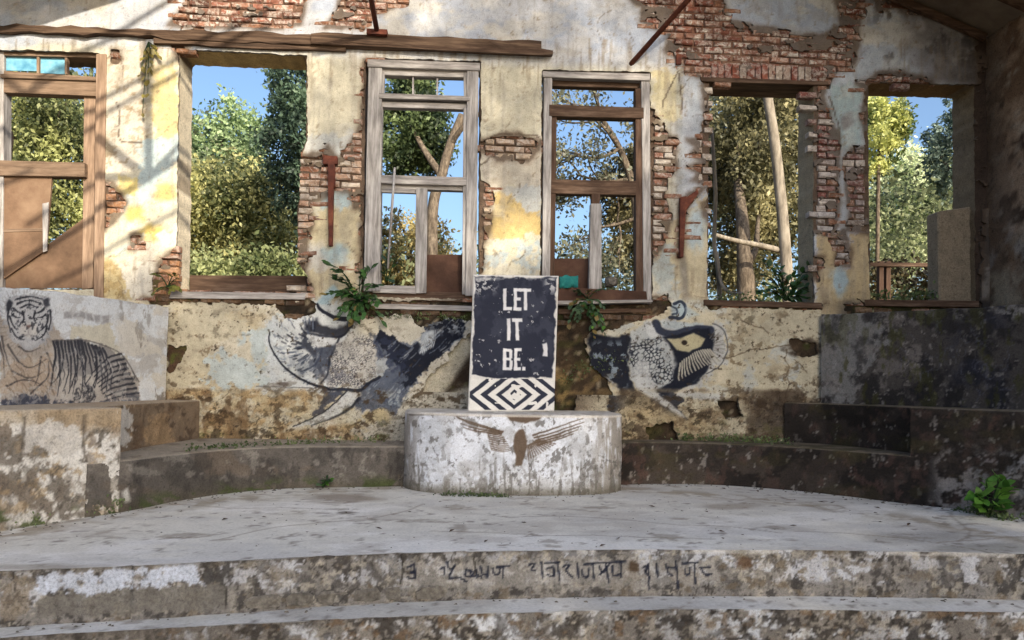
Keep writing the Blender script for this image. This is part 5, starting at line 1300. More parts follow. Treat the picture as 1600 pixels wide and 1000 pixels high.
# ------------------------------------------------------------------ side walls and what is left of the roof
def sidewall_paint(px, py):
    p = Paint(px, py, (150, 128, 108))
    p.speck((104, 82, 64), .48, 40, 30, 1, .8, .1); p.speck((176, 166, 152), .55, 30, 22, 2, .7, .08); p.speck((58, 46, 38), .58, 14, 20, 3, .8, .06); p.speck((170, 160, 146), .64, 9, 9, 4, .7, .05)
    return p
def wall_box(name, x0, y0, y1, z0, z1, th, label):
    n = int((y1 - y0) / .05); k = int((z1 - z0) / .05)
    Y, Z = np.meshgrid(np.linspace(y0, y1, n), np.linspace(z0, z1, k))
    s = (fbm(Y * 2, Z * 2, 7, 4) - .5) * .04 + (fbm(Y * 9, Z * 9, 17, 4) - .5) * .03
    sg_ = -1 if x0 > 0 else 1
    V = np.stack([x0 + sg_ * s, Y, Z], -1).reshape(-1, 3); Vb = V.copy(); Vb[:, 0] = x0 - sg_ * th
    p = sidewall_paint(Y.ravel() * 130, Z.ravel() * 130)
    if x0 > 0:
        p.mix((90, 76, 64), sstep(8.3, 8.75, Y.ravel()) * .7)
        zz = Z.ravel(); p.mix((176, 166, 144), sstep(2.7, 2.5, zz) * sstep(2.12, 2.2, zz) * .6 * sstep(.35, .5, fbm(Y.ravel() * 5, zz * 5, 8, 3)))
        p.mix((152, 150, 150), sstep(3.2, 3.0, zz) * sstep(2.5, 2.7, zz) * .5 * sstep(.5, .6, fbm(Y.ravel() * 5, zz * 5, 18, 3)))
    else: p.mix((206, 196, 172), .6)
    j, i = np.meshgrid(np.arange(k - 1), np.arange(n - 1), indexing='ij'); a = (j * n + i).ravel(); F = np.stack([a, a + 1, a + n + 1, a + n], 1)
    if x0 > 0: F = F[:, ::-1]
    N = len(V); bd = [i for i in range(n)] + [q * n + n - 1 for q in range(1, k)] + [(k - 1) * n + i for i in range(n - 2, -1, -1)] + [q * n for q in range(k - 2, 0, -1)]
    bd = np.array(bd); b2 = np.roll(bd, -1)
    F = np.concatenate([F, F[:, ::-1] + N, np.stack([bd, b2, b2 + N, bd + N], 1)])
    col = p.lin(); o = link_mesh(name, mesh_np(name, np.concatenate([V, Vb]), F, None, np.concatenate([col, col])), None, M_CORE)
    tagged(o, label, 'wall'); return o
wall_box('side_wall', XR - .02, 2.6, YW + .2, -.64, EAVE_Z + .05, .3, 'damp brown side wall under the eaves at the right corner')
wall_box('side_wall', XL + .02, 2.0, YW + .2, -.64, 2.6, .3, 'broken cream plastered side wall beside the tiger painting')
LIT = [(-400, 292), (25, 80), (70, 48), (165, 0), (300, -68), (1108, -68), (1122, -4), (1272, 53), (1330, 96), (1290, 140), (1090, 320), (860, 440), (560, 452), (284, 458), (262, 464), (-400, 464)]
def roof_cells(right):
    c = .11; Ls = (XR + .35 - RIDGE_X) / c; nu = int(Ls); y0, y1 = YW - 3, YW + .25; nv = int((y1 - y0) / c)
    u, v = np.meshgrid((np.arange(nu) + .5) * c, y0 + (np.arange(nv) + .5) * c)
    X = RIDGE_X + u if right else RIDGE_X - u - .0
    Z = EAVE_Z + PITCH_M * (XR - RIDGE_X) - PITCH_M * u + .03
    b = YW - v
    P = np.stack([X - SUN_T * b, np.full_like(X, YW), Z - SUN_E * b], -1); px, py = pix(P)
    sd = poly_sd(px, py, LIT) + rough(px, py, 77, 30, 6, 9, 4)
    keep = v > YW - (1.84 if right else 2.2) + .22 * (vnoise(u * 1.2, u * 0, 5) - .5)
    return u, v, X, Z, keep, c
roof = empty('roof', (RIDGE_X, 0, EAVE_Z), 'remaining strip of grey roof sheeting along the top of the gable wall', 'roof')
for right in (True, False):
    u, v, X, Z, keep, c = roof_cells(right); K = np.argwhere(keep); sgn = 1 if right else -1
    vs = []; h = c / 2 * 1.0
    xs, ys, zs = X[keep], v[keep], Z[keep]; n = len(xs)
    V = np.concatenate([np.stack([xs + a * h * sgn, ys + bq * h, zs - a * h * PITCH_M], 1) for a, bq in ((-1, -1), (1, -1), (1, 1), (-1, 1))])
    V = np.concatenate([V, V + np.array([0, 0, .02])]); q = np.arange(n)
    F = np.concatenate([np.stack([q, q + n, q + 2 * n, q + 3 * n], 1), np.stack([q, q + n, q + 2 * n, q + 3 * n], 1)[:, ::-1] + 4 * n])
    link_mesh('roof_sheet', mesh_np('roof_sheet', V, F), roof, M_SHEET)
def roof_z(x): return EAVE_Z + PITCH_M * min(XR - x, (x - XL))
for yy in (8.05, 6.9):
    m = MB(); m.bar((XR - .05, yy, roof_z(XR - .05) - .03), (4.2 if yy > 8 else 4.9, yy, roof_z(4.2 if yy > 8 else 4.9) - .03), .06, .08); m.build('rafter', M_DARKH, roof)
m = MB(); m.bar((XR - .1, YW - .05, roof_z(XR - .1) - .05), (4.7, YW - .05, roof_z(4.7) - .05), .05, .09); m.build('rafter', M_DARKH, roof)
m = MB(); m.bar((5.1, YW, roof_z(5.1) - .02), (5.1, 6.2, roof_z(5.1) - .02), .06, .07); m.build('purlin', M_DARKH, roof)
# steel poles from the wall head
def pole(a, b, r0, label):
    m = MB(); m.tube([a, (np.array(a) + b) / 2, b], r0, 8)
    root = empty('roof_pole', tuple(a), label, 'pole')
    m.build('pole_shaft', M_RUST, root, True); return root
a = onY(590, 54, YW - .08); e = np.array(onY(579, -6, YW - .62)); e = a + (e - a) * 3.0
rp = pole(a, e, .03, 'rusty upright pole standing on the timber beam above the grey window')
m = MB(); m.box(a[0] - .12, YW - .16, a[2] - .03, a[0] + .12, YW - .01, a[2] + .03); m.build('base_plate', M_RUST, rp)
a = onY(985, 101, YW + .02); e = np.array(onY(1075, 0, YW - .60)); e = a + (e - a) * 3.6
pole(a, e, .032, 'rusty slanting roof strut running up from the white gable plaster')
# trusses over the hall; members follow the bars whose shadows lie across the first pillar
def truss(b, lines, label, wd=.085):
    root = empty('roof_truss', (0, YW - b, 4.2), label, 'truss')
    for (x0, y0), (x1, y1) in lines:
        p = onY(x0, y0, YW); q = onY(x1, y1, YW)
        p = p + np.array([SUN_T * b, -b, SUN_E * b]); q = q + np.array([SUN_T * b, -b, SUN_E * b])
        m = MB(); m.bar(p, q, wd, wd, (0, 1, 0)); m.build('truss_member', M_RUST, root)
truss(5.0, [((-40, 447), (232, 278)), ((232, 278), (300, 236)), ((232, 60), (232, 282)), ((232, 278), (150, 214)), ((150, 276), (232, 278)), ((232, 278), (300, 206))], 'steel roof truss over the stage with a hanging king post', .07)
truss(6.2, [((-40, 205), (150, 160)), ((150, 160), (240, 112)), ((240, 112), (420, 14)), ((130, 196), (290, 108)), ((290, 108), (420, 40)), ((-30, 90), (40, 142)), ((40, 142), (165, 62)), ((165, 62), (300, -20)), ((28, 150), (80, 100)), ((80, 100), (200, 50))], 'steel roof truss over the front of the stage', .06)
truss(7.4, [((60, 442), (150, 400)), ((150, 400), (270, 333)), ((270, 333), (300, 316)), ((40, 345), (110, 300)), ((110, 300), (160, 270)), ((-20, 290), (50, 262))], 'steel roof truss over the front steps', .06)

# ------------------------------------------------------------------ leaves and plants
def leaf_cloud(n, centers, spread, size, seed, flat=.0, droop=.2):
    r = np.random.RandomState(seed)
    C = centers[r.randint(0, len(centers), n)] + r.normal(size=(n, 3)) * spread
    a = r.normal(size=(n, 3)); a[:, 2] -= droop; a /= np.linalg.norm(a, axis=1)[:, None]
    t = r.normal(size=(n, 3)); w = np.cross(a, t); w /= np.linalg.norm(w, axis=1)[:, None] + 1e-9
    s = size * r.uniform(.6, 1.35, (n, 1)); nrm = np.cross(a, w)
    V = np.stack([C, C + a * s * .5 + w * s * .27 + nrm * s * .06, C + a * s, C + a * s * .5 - w * s * .27 + nrm * s * .06], 1).reshape(-1, 3)
    F = np.arange(4 * n).reshape(-1, 4)
    return V, F, r
def crown_points(c, rx, ry, rz, n, seed, gap=.35):
    r = np.random.RandomState(seed); out = []
    while len(out) < n:
        p = r.uniform(-1, 1, 3); d = np.linalg.norm(p)
        if d > 1: continue
        lump = fbm(np.array([p[0] * 2.2 + seed]), np.array([p[2] * 2.2 + p[1]]), seed, 3)[0]
        if lump < gap or (d < .45 and r.rand() < .5): continue
        dirn = p / (d + 1e-6); lobe = fbm(np.array([dirn[0] * 1.7 + seed * 3.1]), np.array([dirn[2] * 1.7 + dirn[1]]), seed + 5, 3)[0]
        if d > .62 + 1.1 * (lobe - .42): continue
        out.append(np.array(c) + p * np.array([rx, ry, rz]))
    return np.array(out)
def leaf_mesh(name, V, F, seed, mat, parent):
    r = np.random.RandomState(seed); n = len(F); zc = V.reshape(n, 4, 3).mean(1)
    cl = fbm(zc[:, 0] * 1.0, zc[:, 2] * 1.0 + zc[:, 1] * .6, seed, 4)
    f = np.clip(sstep(.32, .68, cl) * .85 + r.normal(size=n) * .22, 0, 1)
    col = np.repeat(f, 4)[:, None] * np.ones((1, 3))
    return link_mesh(name, mesh_np(name, V, F, None, col), parent, mat)
TREES = [
    # px, py, Y, (rx, rz) px, leaves, size, colours, label, trunk
    ((60, 250), 15.0, (130, 185), 24000, .105, ((52, 64, 28), (164, 170, 88)), 'olive green bushy tree behind the bleached left window frame', 1),
    ((472, 215), 13.0, (82, 175), 14000, .10, ((30, 50, 40), (92, 122, 90)), 'dark blue-green tree at the right edge of the open left window', 1),
    ((360, 370), 17.0, (160, 150), 30000, .12, ((60, 70, 30), (188, 184, 100)), 'yellow green bush filling the open left window', 1),
    ((345, 235), 22.0, (90, 92), 11000, .16, ((50, 76, 40), (148, 174, 112)), 'pale green airy tree rising above the yellow bush', 1),
    ((640, 200), 15.0, (100, 104), 17000, .11, ((28, 46, 24), (104, 126, 62)), 'dark green leaning tree seen through the grey window', 2),
    ((640, 405), 19.0, (95, 100), 9000, .13, ((96, 84, 34), (196, 176, 92)), 'yellow brown bush low behind the grey window', 0),
    ((990, 330), 15.0, (68, 125), 9000, .11, ((48, 48, 28), (138, 130, 82)), 'brownish tree at the right side of the dark window', 1),
    ((1180, 270), 14.5, (118, 225), 34000, .115, ((62, 62, 34), (154, 146, 92)), 'dense creeper hung olive tree behind the fifth opening', 1),
    ((1405, 330), 23.0, (105, 130), 20000, .17, ((98, 118, 78), (204, 212, 164)), 'pale sunlit tree behind the right opening', 1),
    ((1374, 215), 17.0, (48, 82), 6000, .12, ((60, 84, 28), (182, 186, 84)), 'bright green tree at the left edge of the right opening', 0),
    ((1494, 225), 18.0, (54, 95), 5000, .13, ((54, 74, 64), (138, 160, 146)), 'grey green tree at the right edge of the right opening', 1),
]
def trunk_tube(m, pts, r0, r1, n=8):
    P = spline(pts, 5); m.tube(P, [r0 + (r1 - r0) * i / (len(P) - 1) for i in range(len(P))], n)
for ti, ((px, py), Y, (rx, rz), nl, ls, cols, lab, tk) in enumerate(TREES):
    Y *= 1.6; ls *= 1.4
    c = onY(px, py, Y); s = np.hypot(c[0], c[1]) / FPX * .95
    root = empty('tree', (c[0], Y, -.66), lab, 'tree' if 'bush ' not in lab else 'bush')
    mt = mat_leaf('leaf_' + str(ti), tuple(min(250, v * 1.15 + 6) for v in cols[0]), tuple(min(250, v * 1.12 + 8) for v in cols[1]), .4)
    cen = crown_points(c, rx * s, max(rx, rz * .7) * s, rz * s, max(120, nl // 45), 100 + ti, .33)
    V, F, r = leaf_cloud(nl, cen, min(rx, rz) * s * .085, ls, 200 + ti)
    leaf_mesh('crown', V, F, 300 + ti, mt, root)
    m = MB(); rr = random.Random(ti); top = c[2] + rz * s * .5
    base = np.array([c[0] + rr.uniform(-.4, .4), Y, -.66])
    if tk == 2:                                      # the leaning sunlit trunk in the grey window
        pts = [onY(676, 690, 22.0), onY(676, 470, 22.0), onY(676, 330, 22.0), onY(690, 275, 22.0), onY(704, 225, 22.0), onY(722, 180, 22.0)]
        trunk_tube(m, pts, .20, .12, 10); trunk_tube(m, [onY(690, 275, 22.0), onY(660, 230, 22.5), onY(640, 190, 23)], .12, .06)
        trunk_tube(m, [onY(704, 225, 22.0), onY(726, 196, 21.6), onY(760, 170, 21.4)], .1, .05)
    else:
        trunk_tube(m, [base, (c[0] + rr.uniform(-.3, .3), Y, c[2] * .5), (c[0], Y, top)], .26 if tk else .1, .06)
        for q in range(5):
            e = cen[rr.randrange(len(cen))]; zb = c[2] + rr.uniform(-.6, .2) * rz * s
            trunk_tube(m, [(c[0], Y, zb), ((c[0] + e[0]) / 2, (Y + e[1]) / 2, (zb + e[2]) / 2 + .2), tuple(e)], .08, .02, 6)
    m.build('trunk', M_BARK, root, True)
# sparse bare-branched tree in the dark window
c = onY(925, 215, 22.0); root = empty('tree', (c[0] + .6, 22.0, -.66), 'sparse tree with tangled bare branches behind the dark window', 'tree')
m = MB(); rr = random.Random(77); ends = []
trunk_tube(m, [onY(1004, 700, 22), onY(998, 420, 22), onY(990, 300, 22), onY(968, 232, 22), onY(940, 185, 22)], .16, .07)
def twig(p, d, L, r, depth):
    p = np.array(p, float); e = p + np.array(d) * L; mid = (p + e) / 2 + np.array([rr.uniform(-.1, .1) for _ in range(3)]) * L
    trunk_tube(m, [p, mid, e], r, r * .45, 5); ends.append(e)
    if depth:
        for q in range(3):
            nd = np.array(d) + np.array([rr.uniform(-.8, .8), rr.uniform(-.5, .5), rr.uniform(-.7, .6)]); nd /= np.linalg.norm(nd)
            twig(p + (e - p) * rr.uniform(.4, 1), nd, L * rr.uniform(.5, .75), r * .5, depth - 1)
for (px, py), d in (((992, 310), (-.8, 0, .35)), ((985, 280), (-.9, .2, .1)), ((968, 232), (-.6, -.2, .5)), ((968, 232), (-.9, 0, -.15)), ((940, 185), (-.7, 0, .2)), ((940, 185), (-.3, 0, .8)), ((995, 340), (-.7, 0, -.2)), ((985, 280), (.5, 0, .4))):
    twig(onY(px, py, 22), d, 1.75, .07, 3)
m.build('trunk', M_BARK, root, True)
V, F, r = leaf_cloud(8500, np.array(ends), .26, .14, 55); leaf_mesh('crown', V, F, 56, mat_leaf('leaf_grey', (62, 66, 48), (138, 140, 110)), root)
# pale leaning trunk and dead branches beyond the fifth opening
root = empty('tree', tuple(onY(1238, 640, 19.0)), 'tall pale straight trunk leaning in front of the creeper mass', 'tree')
m = MB(); trunk_tube(m, [onY(1240, 700, 19.0), onY(1232, 470, 19.0), onY(1222, 330, 19.0), onY(1210, 220, 19.0), onY(1198, 140, 19.0), onY(1188, 40, 19.0)], .165, .115, 12); m.build('trunk', M_PALE, root, True)
m = MB(); trunk_tube(m, [onY(1222, 392, 19.1), onY(1190, 384, 19.0), onY(1150, 376, 18.8), onY(1114, 366, 18.5)], .085, .05); m.build('branch', M_PALE, root, True)
root = empty('tree', tuple(onY(1166, 700, 20.0)), 'reddish stump-like trunk low behind the fifth opening', 'tree')
m = MB(); trunk_tube(m, [onY(1166, 760, 20.0), onY(1166, 470, 20.0), onY(1164, 420, 20.0), onY(1160, 350, 20.4), onY(1154, 290, 21.4), onY(1150, 240, 23.5)], .30, .10, 12)
trunk_tube(m, [onY(1164, 420, 20.0), onY(1180, 390, 20.0), onY(1184, 350, 20.6), onY(1190, 300, 23.0)], .12, .03); m.build('trunk', M_BARK, root, True)
root = empty('liana', tuple(onY(1118, 700, 11.0)), 'thin tan liana hanging at the left side of the fifth opening', 'vine')
m = MB(); trunk_tube(m, [onY(1128, 720, 11), onY(1124, 450, 11), onY(1116, 380, 11), onY(1118, 300, 11), onY(1112, 200, 11)], .04, .025); m.build('stem', M_PALE, root, True)
m = MB(); trunk_tube(m, [onY(1120, 395, 11), onY(1126, 440, 10.9), onY(1142, 458, 10.7), onY(1160, 458, 10.6)], .03, .02); m.build('stem', M_PALE, root, True)
# the tree up-sun, over the front yard, that dapples the gable
root = empty('tree', (12.5, -16.0, -.66), 'tall tree in the yard behind the viewer', 'tree')
cen = crown_points((12.6, -16.0, 14.6), 6.0, 2.4, 3.6, 46, 7, .30); V, F, r = leaf_cloud(8000, cen, .46, .24, 71); leaf_mesh('crown', V, F, 72, mat_leaf('leaf_yard', (40, 60, 26), (110, 124, 60)), root)
m = MB(); trunk_tube(m, [(12.5, -16, -.66), (12.2, -16.2, 6), (12.6, -16, 13)], .3, .1)
for e in cen[::9]: trunk_tube(m, [(12.5, -16.05, 11), tuple((np.array([12.5, -16.05, 12.2]) + e) / 2), tuple(e)], .08, .02, 5)
m.build('trunk', M_BARK, root, True)
# added, unseen trees up-sun: crowns shaped to shade stage and gable foot
EDGE = [(-420, 462), (200, 468), (280, 456), (480, 440), (560, 452), (760, 430), (860, 418), (1000, 335), (1090, 240), (1150, 130), (1290, 104), (1345, 80), (1500, -60), (1700, -200)]
ry = np.random.RandomState(12); BT = 40.0; YT = []
while len(YT) < 900:
    X = ry.uniform(-9.5, 8.5); px, py = pix(np.array([[X, YW, 2.0]])); zt = onY(px[0], np.interp(px[0], [a for a, b in EDGE], [b for a, b in EDGE]), YW)[2]
    zb = -4.2; Z = zb + (zt - .12 - zb) * ry.rand() ** .8 + .0
    YT.append((X + SUN_T * BT, YW - BT + ry.uniform(-1.5, 1.5), Z + SUN_E * BT))
YT = np.array(YT); YT[:, 2] += SUN_E * (YW - BT - YT[:, 1]); YT[:, 0] += SUN_T * (YW - BT - YT[:, 1])
for kx, (x0, lab) in enumerate(((6.0, 'added unseen shade tree, nearest the left end of the row'), (10.6, 'added unseen shade tree, second in the row'), (15.2, 'added unseen shade tree, third in the row'), (19.8, 'added unseen shade tree, nearest the right end of the row'))):
    sel = YT[(YT[:, 0] >= x0) & (YT[:, 0] < x0 + 4.6)]
    root = empty('tree', (x0 + 2.3, YW - BT, -.66), lab, 'tree', 'added unseen trees that shade the stage')
    V, F, r = leaf_cloud(4200, sel, .20, .5, 600 + kx); leaf_mesh('crown', V, F, 610 + kx, mat_leaf('leaf_row_' + str(kx), (36, 56, 24), (96, 112, 52), .08), root)
    m = MB(); trunk_tube(m, [(x0 + 2.3, YW - BT, -.66), (x0 + 2.0, YW - BT, 8), (x0 + 2.4, YW - BT, 17)], .4, .12, 10)
    for e in sel[::24]: trunk_tube(m, [(x0 + 2.2, YW - BT, 13), tuple((np.array([x0 + 2.2, YW - BT, 14.5]) + e) / 2), tuple(e)], .1, .03, 5)
    m.build('trunk', M_BARK, root, True)
# wooded slope and low fence beyond
def hill():
    n, k = 90, 14; V = []; 
    for j in range(k):
        for i in range(n):
            x = -60 + 130 * i / (n - 1); y = 60 + 30 * j / (k - 1)
            V.append((x, y, -.66 + (j / (k - 1)) * (7.5 + 3.5 * fbm(np.array([x / 14.]), np.array([j * .2]), 3, 4)[0])))
    a = np.array([j * n + i for j in range(k - 1) for i in range(n - 1)])
    return np.array(V), np.stack([a, a + 1, a + n + 1, a + n], 1)
WT_ = [(-80, 70), (160, 90), (280, 170), (300, 235), (420, 262), (520, 270), (560, 330), (660, 372), (760, 385), (900, 392), (1000, 345), (1060, 240), (1100, 120), (1250, 110), (1330, 200), (1400, 250), (1470, 268), (1560, 250)]
rw = np.random.RandomState(44); C = []
for q in range(2300):
    x = rw.uniform(-80, 1560); t = np.interp(x, [a for a, b in WT_], [b for a, b in WT_]) + rw.uniform(0, 30) + 26 * (vnoise(np.array([x / 30]), np.array([0.]), 4)[0] - .5)
    C.append(onY(x, t + (640 - t) * rw.rand() ** 1.15, 31 + rw.uniform(-3, 3)))
V, F, r = leaf_cloud(70000, np.array(C), .42, .24, 95)
o = leaf_mesh('woodland', V, F, 96, mat_leaf('leaf_wood', (62, 78, 46), (158, 168, 114)), None); tagged(o, 'mass of olive woodland far behind the ruin', kind='stuff')
V, F = hill(); o = link_mesh('hill', mesh_np('hill', V, F), None, mat_noise('hazy_wood', [(96, 116, 116), (122, 142, 134)], .5, 8, .8, 1.5)); tagged(o, 'hazy wooded slope far behind the ruin', kind='structure')
root = empty('low_fence', tuple(onY(1420, 640, 12.0)), 'low dark fence behind the right opening', 'fence')
for x in (1374, 1385, 1470): pxbar('fence_post', [(x, 408), (x + 7, 408), (x + 7, 640), (x, 640)], 12.0, .08, M_DARKV, root)
pxbar('fence_rail', [(1360, 410), (1500, 411), (1500, 417), (1360, 416)], 11.95, .05, M_DARKH, root)
V, F, r = leaf_cloud(3500, np.array([onY(x, y, 12.6) for x in range(1350, 1520, 12) for y in range(420, 520, 16)]), .12, .10, 91)
root = empty('hedge', tuple(onY(1430, 640, 12.6)), 'brown green undergrowth behind the low fence', 'hedge'); leaf_mesh('foliage', V, F, 92, mat_leaf('leaf_brown', (58, 50, 28), (120, 108, 58)), root)
V, F, r = leaf_cloud(5000, np.array([onY(x, y, 18.5) for x in range(290, 500, 10) for y in (np.array([402, 412, 424, 440, 460]) + 34 * (vnoise(np.array([x / 23.]), np.array([0.]), 9)[0] - .3))]), .22, .14, 93)
root = empty('hedge', tuple(onY(390, 640, 18.5)), 'sunlit light green undergrowth at the foot of the open left window', 'hedge'); leaf_mesh('foliage', V, F, 94, mat_leaf('leaf_lime', (84, 100, 46), (170, 178, 104)), root)

LM = []
for kx in range(3):
    w_ = (.30, .38, .24)[kx]; v = [(0, 0, 0), (.25, w_ * .7, .03), (.55, w_, .02), (.85, w_ * .45, -.04), (1, 0, -.1), (.25, -w_ * .7, .03), (.55, -w_, .02), (.85, -w_ * .45, -.04), (.25, 0, -.015), (.55, 0, -.03), (.85, 0, -.07)]
    f = [(0, 8, 1), (1, 8, 9, 2), (2, 9, 10, 3), (3, 10, 4), (0, 5, 8), (5, 6, 9, 8), (6, 7, 10, 9), (7, 4, 10)]
    me = bpy.data.meshes.new('leaf'); me.from_pydata(v, [], f); me.polygons.foreach_set('use_smooth', np.ones(8, bool)); LM.append(me)
def leaf_object_mat(name, a, b):
    k = NT(name); oi = k.node('ShaderNodeObjectInfo'); c = k.mix(srgb(*a), srgb(*b), oi.outputs['Random']); tc = k.node('ShaderNodeTexCoord').outputs['Object']
    c = k.mix(c, k.ramp(k.noise(4, 4, .6, tc), [(.3, G(.75)), (.7, G(1.15))]), 1.0, 'MULTIPLY'); k.out(c, .5, .35)
    t = k.node('ShaderNodeBsdfTranslucent'); k.link(c, t.inputs[0]); m = k.node('ShaderNodeMixShader'); m.inputs[0].default_value = .25
    k.link(k.b.outputs[0], m.inputs[1]); k.link(t.outputs[0], m.inputs[2]); k.link(m.outputs[0], k.t.nodes['Material Output'].inputs[0]); return k.m
LEAFM = {}
def leafs_for(matname, a, b):
    if matname not in LEAFM:
        mt = leaf_object_mat(matname, a, b); L = []
        for me in LM: q = me.copy(); q.materials.append(mt); L.append(q)
        LEAFM[matname] = L
    return LEAFM[matname]
def plant(name, label, base, tips, size, seed, leaves, cat='plant', stem_r=.008, droop=.5):
    """stems from base to each tip with single leaves along them"""
    r = random.Random(seed); root = empty(name, tuple(base), label, cat); m = MB(); B = Vector(base)
    for t, nlv in tips:
        t = Vector(t); mid = B.lerp(t, .55) + Vector((0, 0, .18 * (t - B).length)); P = spline([tuple(B), tuple(mid), tuple(t)], 5)
        m.tube(P, [stem_r * (1 - .6 * i / (len(P) - 1)) for i in range(len(P))], 5)
        for q in range(nlv):
            f = .3 + .7 * q / max(1, nlv - 1); p = Vector(P[min(len(P) - 1, int(f * (len(P) - 1)))])
            d = ((t - B).normalized() + Vector((r.uniform(-.9, .9), r.uniform(-.9, .3), r.uniform(-.3, .6) - droop))).normalized()
            o = bpy.data.objects.new('leaf', leaves[r.randrange(len(leaves))]); COL.objects.link(o); o.parent = root
            up = Vector((r.uniform(-.3, .3), -.6 + r.uniform(-.3, .3), .8)); y = up.cross(d).normalized(); z = d.cross(y)
            sc = size * r.uniform(.7, 1.25)
            o.matrix_local = Matrix.Translation(p - B) @ Matrix((d, y, z)).transposed().to_4x4() @ Matrix.Scale(sc, 4)
    m.build('stem', M_LEAFD, root, True)
    return root
G1 = leafs_for('fern_leaf', (24, 52, 24), (70, 108, 56)); G2 = leafs_for('bright_leaf', (58, 104, 36), (104, 150, 62)); G3 = leafs_for('dull_leaf', (48, 70, 48), (92, 116, 84))
DRY = leafs_for('withered_leaf', (88, 74, 40), (136, 118, 68))
G1 = G1 * 3 + G3 + DRY[:1]; G2 = G2 * 2 + G3[:2]; G3 = G3 * 2 + G1[:2] + DRY[:2]
def tipset(base, n, rx, rz0, rz1, ry, seed, lv):
    r = random.Random(seed); return [((base[0] + r.uniform(-rx, rx), base[1] - r.uniform(.05, ry), base[2] + r.uniform(rz0, rz1)), lv) for _ in range(n)]
b = onY(560, 470, YW - .02); plant('fern', 'dark green leafy fern growing from the wall under the grey window', b, tipset(b, 26, .34, -.24, .40, .3, 1, 8), .095, 2, G1)
b = onY(918, 468, YW - .03); plant('creeper', 'dusty creeper trailing from the sill of the dark window', b, tipset(b, 16, .28, -.55, .16, .2, 3, 7), .075, 4, G3)
b = onY(934, 486, YW - .06); plant('creeper', 'small bright green sprig below the dark window sill', b, tipset(b, 6, .10, -.25, .06, .14, 13, 5), .075, 5, G2)
b = onY(1228, 470, YW + .25); plant('shrub', 'green shrub sitting on the sill of the fifth opening', b, tipset(b, 24, .36, .02, .48, .16, 5, 8), .10, 6, G1)
b = onZ(1552, 800, 0.0); b = np.array([4.86, 6.20, 0.02])
b = onZ(1545, 806, 0); plant('weed', 'broad leaved green weed at the foot of the blackened bench', b, tipset(b, 11, .26, .10, .36, .22, 7, 4), .15, 8, leafs_for('bright_leaf', (58, 104, 36), (104, 150, 62)), 'plant')
b = onZ(505, 762, 0); plant('weed', 'small green weed at the foot of the grey bench', b, tipset(b, 5, .12, .03, .13, .12, 9, 4), .065, 10, G2, 'plant')
b = onY(232, 66, YW - .02); plant('vine', 'thin dry vine hanging down the sunlit pillar', b, [((b[0] + dx, YW - .06, b[2] - dz), 5) for dx, dz in ((-.06, .4), (.03, .62), (-.02, .85), (.06, .3), (.12, .16))], .085, 12, leafs_for('dry_leaf', (92, 82, 40), (140, 130, 70)))
b = onY(262, 448, YW - .02); plant('weed', 'mossy weed in the broken brick beside the open left window', b, tipset(b, 6, .16, -.12, .16, .14, 15, 4), .085, 16, leafs_for('olive_leaf', (70, 76, 30), (124, 122, 60)), 'plant')
b = onY(604, 440, YW + .12); plant('weed', 'small weed behind the hanging grey sash', b, tipset(b, 6, .2, .0, .34, .12, 17, 4), .09, 18, G3, 'plant')
# moss and grass strips at the feet of masonry: nobody could count it
def moss(pts, n, size, seed, spread=.03, h=.03):
    r = np.random.RandomState(seed); P = resample(pts, .02); C = P[r.randint(0, len(P), n)] + r.normal(size=(n, 3)) * np.array([spread, spread, h * .4]); C[:, 2] += np.abs(r.normal(size=n)) * h
    return leaf_cloud(n, C, .006, size, seed, droop=-.5)[:2]
parts = []
for pts, n, size, sp, h in (([tuple(onZ(100, 806, 0)), tuple(onZ(180, 801, 0))], 1100, .032, .05, .06), ([tuple(onZ(28, 822, 0)), tuple(onZ(62, 816, 0))], 700, .032, .05, .06),
        ([tuple(onZ(690, 774, 0)), tuple(onZ(790, 777, 0))], 420, .026, .03, .012), ([tuple(onZ(1505, 800, 0)), tuple(onZ(1590, 815, 0))], 300, .04, .04, .03),
        ([(-2.55, 7.15, .43), (-2.2, 7.7, .43), (-1.5, 8.25, .43), (-.9, 8.5, .43)], 420, .035, .05, .02), ([(2.6, 8.68, .48), (3.3, 8.55, .48), (3.8, 8.3, .48)], 600, .035, .05, .03),
        ([tuple(onY(735, 500, YW)), tuple(onY(560, 496, YW))], 240, .035, .05, .03), ([tuple(onY(880, 600, YW)), tuple(onY(960, 560, YW))], 300, .03, .1, .05), ([tuple(onZ(606, 758, 0)), tuple(onZ(622, 758, 0))], 160, .03, .03, .05),
        ([tuple(onY(1340, 474, YW + .1)), tuple(onY(1460, 466, YW + .2))], 420, .05, .06, .06), ([tuple(onY(1110, 470, YW + .2)), tuple(onY(1200, 472, YW + .2))], 260, .04, .06, .04)):
    parts.append(moss(pts, n, size, len(parts) + 400, sp, h))
V = np.concatenate([p[0] for p in parts]); F = []; off = 0
for a, b in parts: F.append(b + off); off += len(a)
o = leaf_mesh('moss', V, np.concatenate(F), 77, M_MOSS, None); tagged(o, 'moss and small weeds along the foot of the benches and sills', kind='stuff')
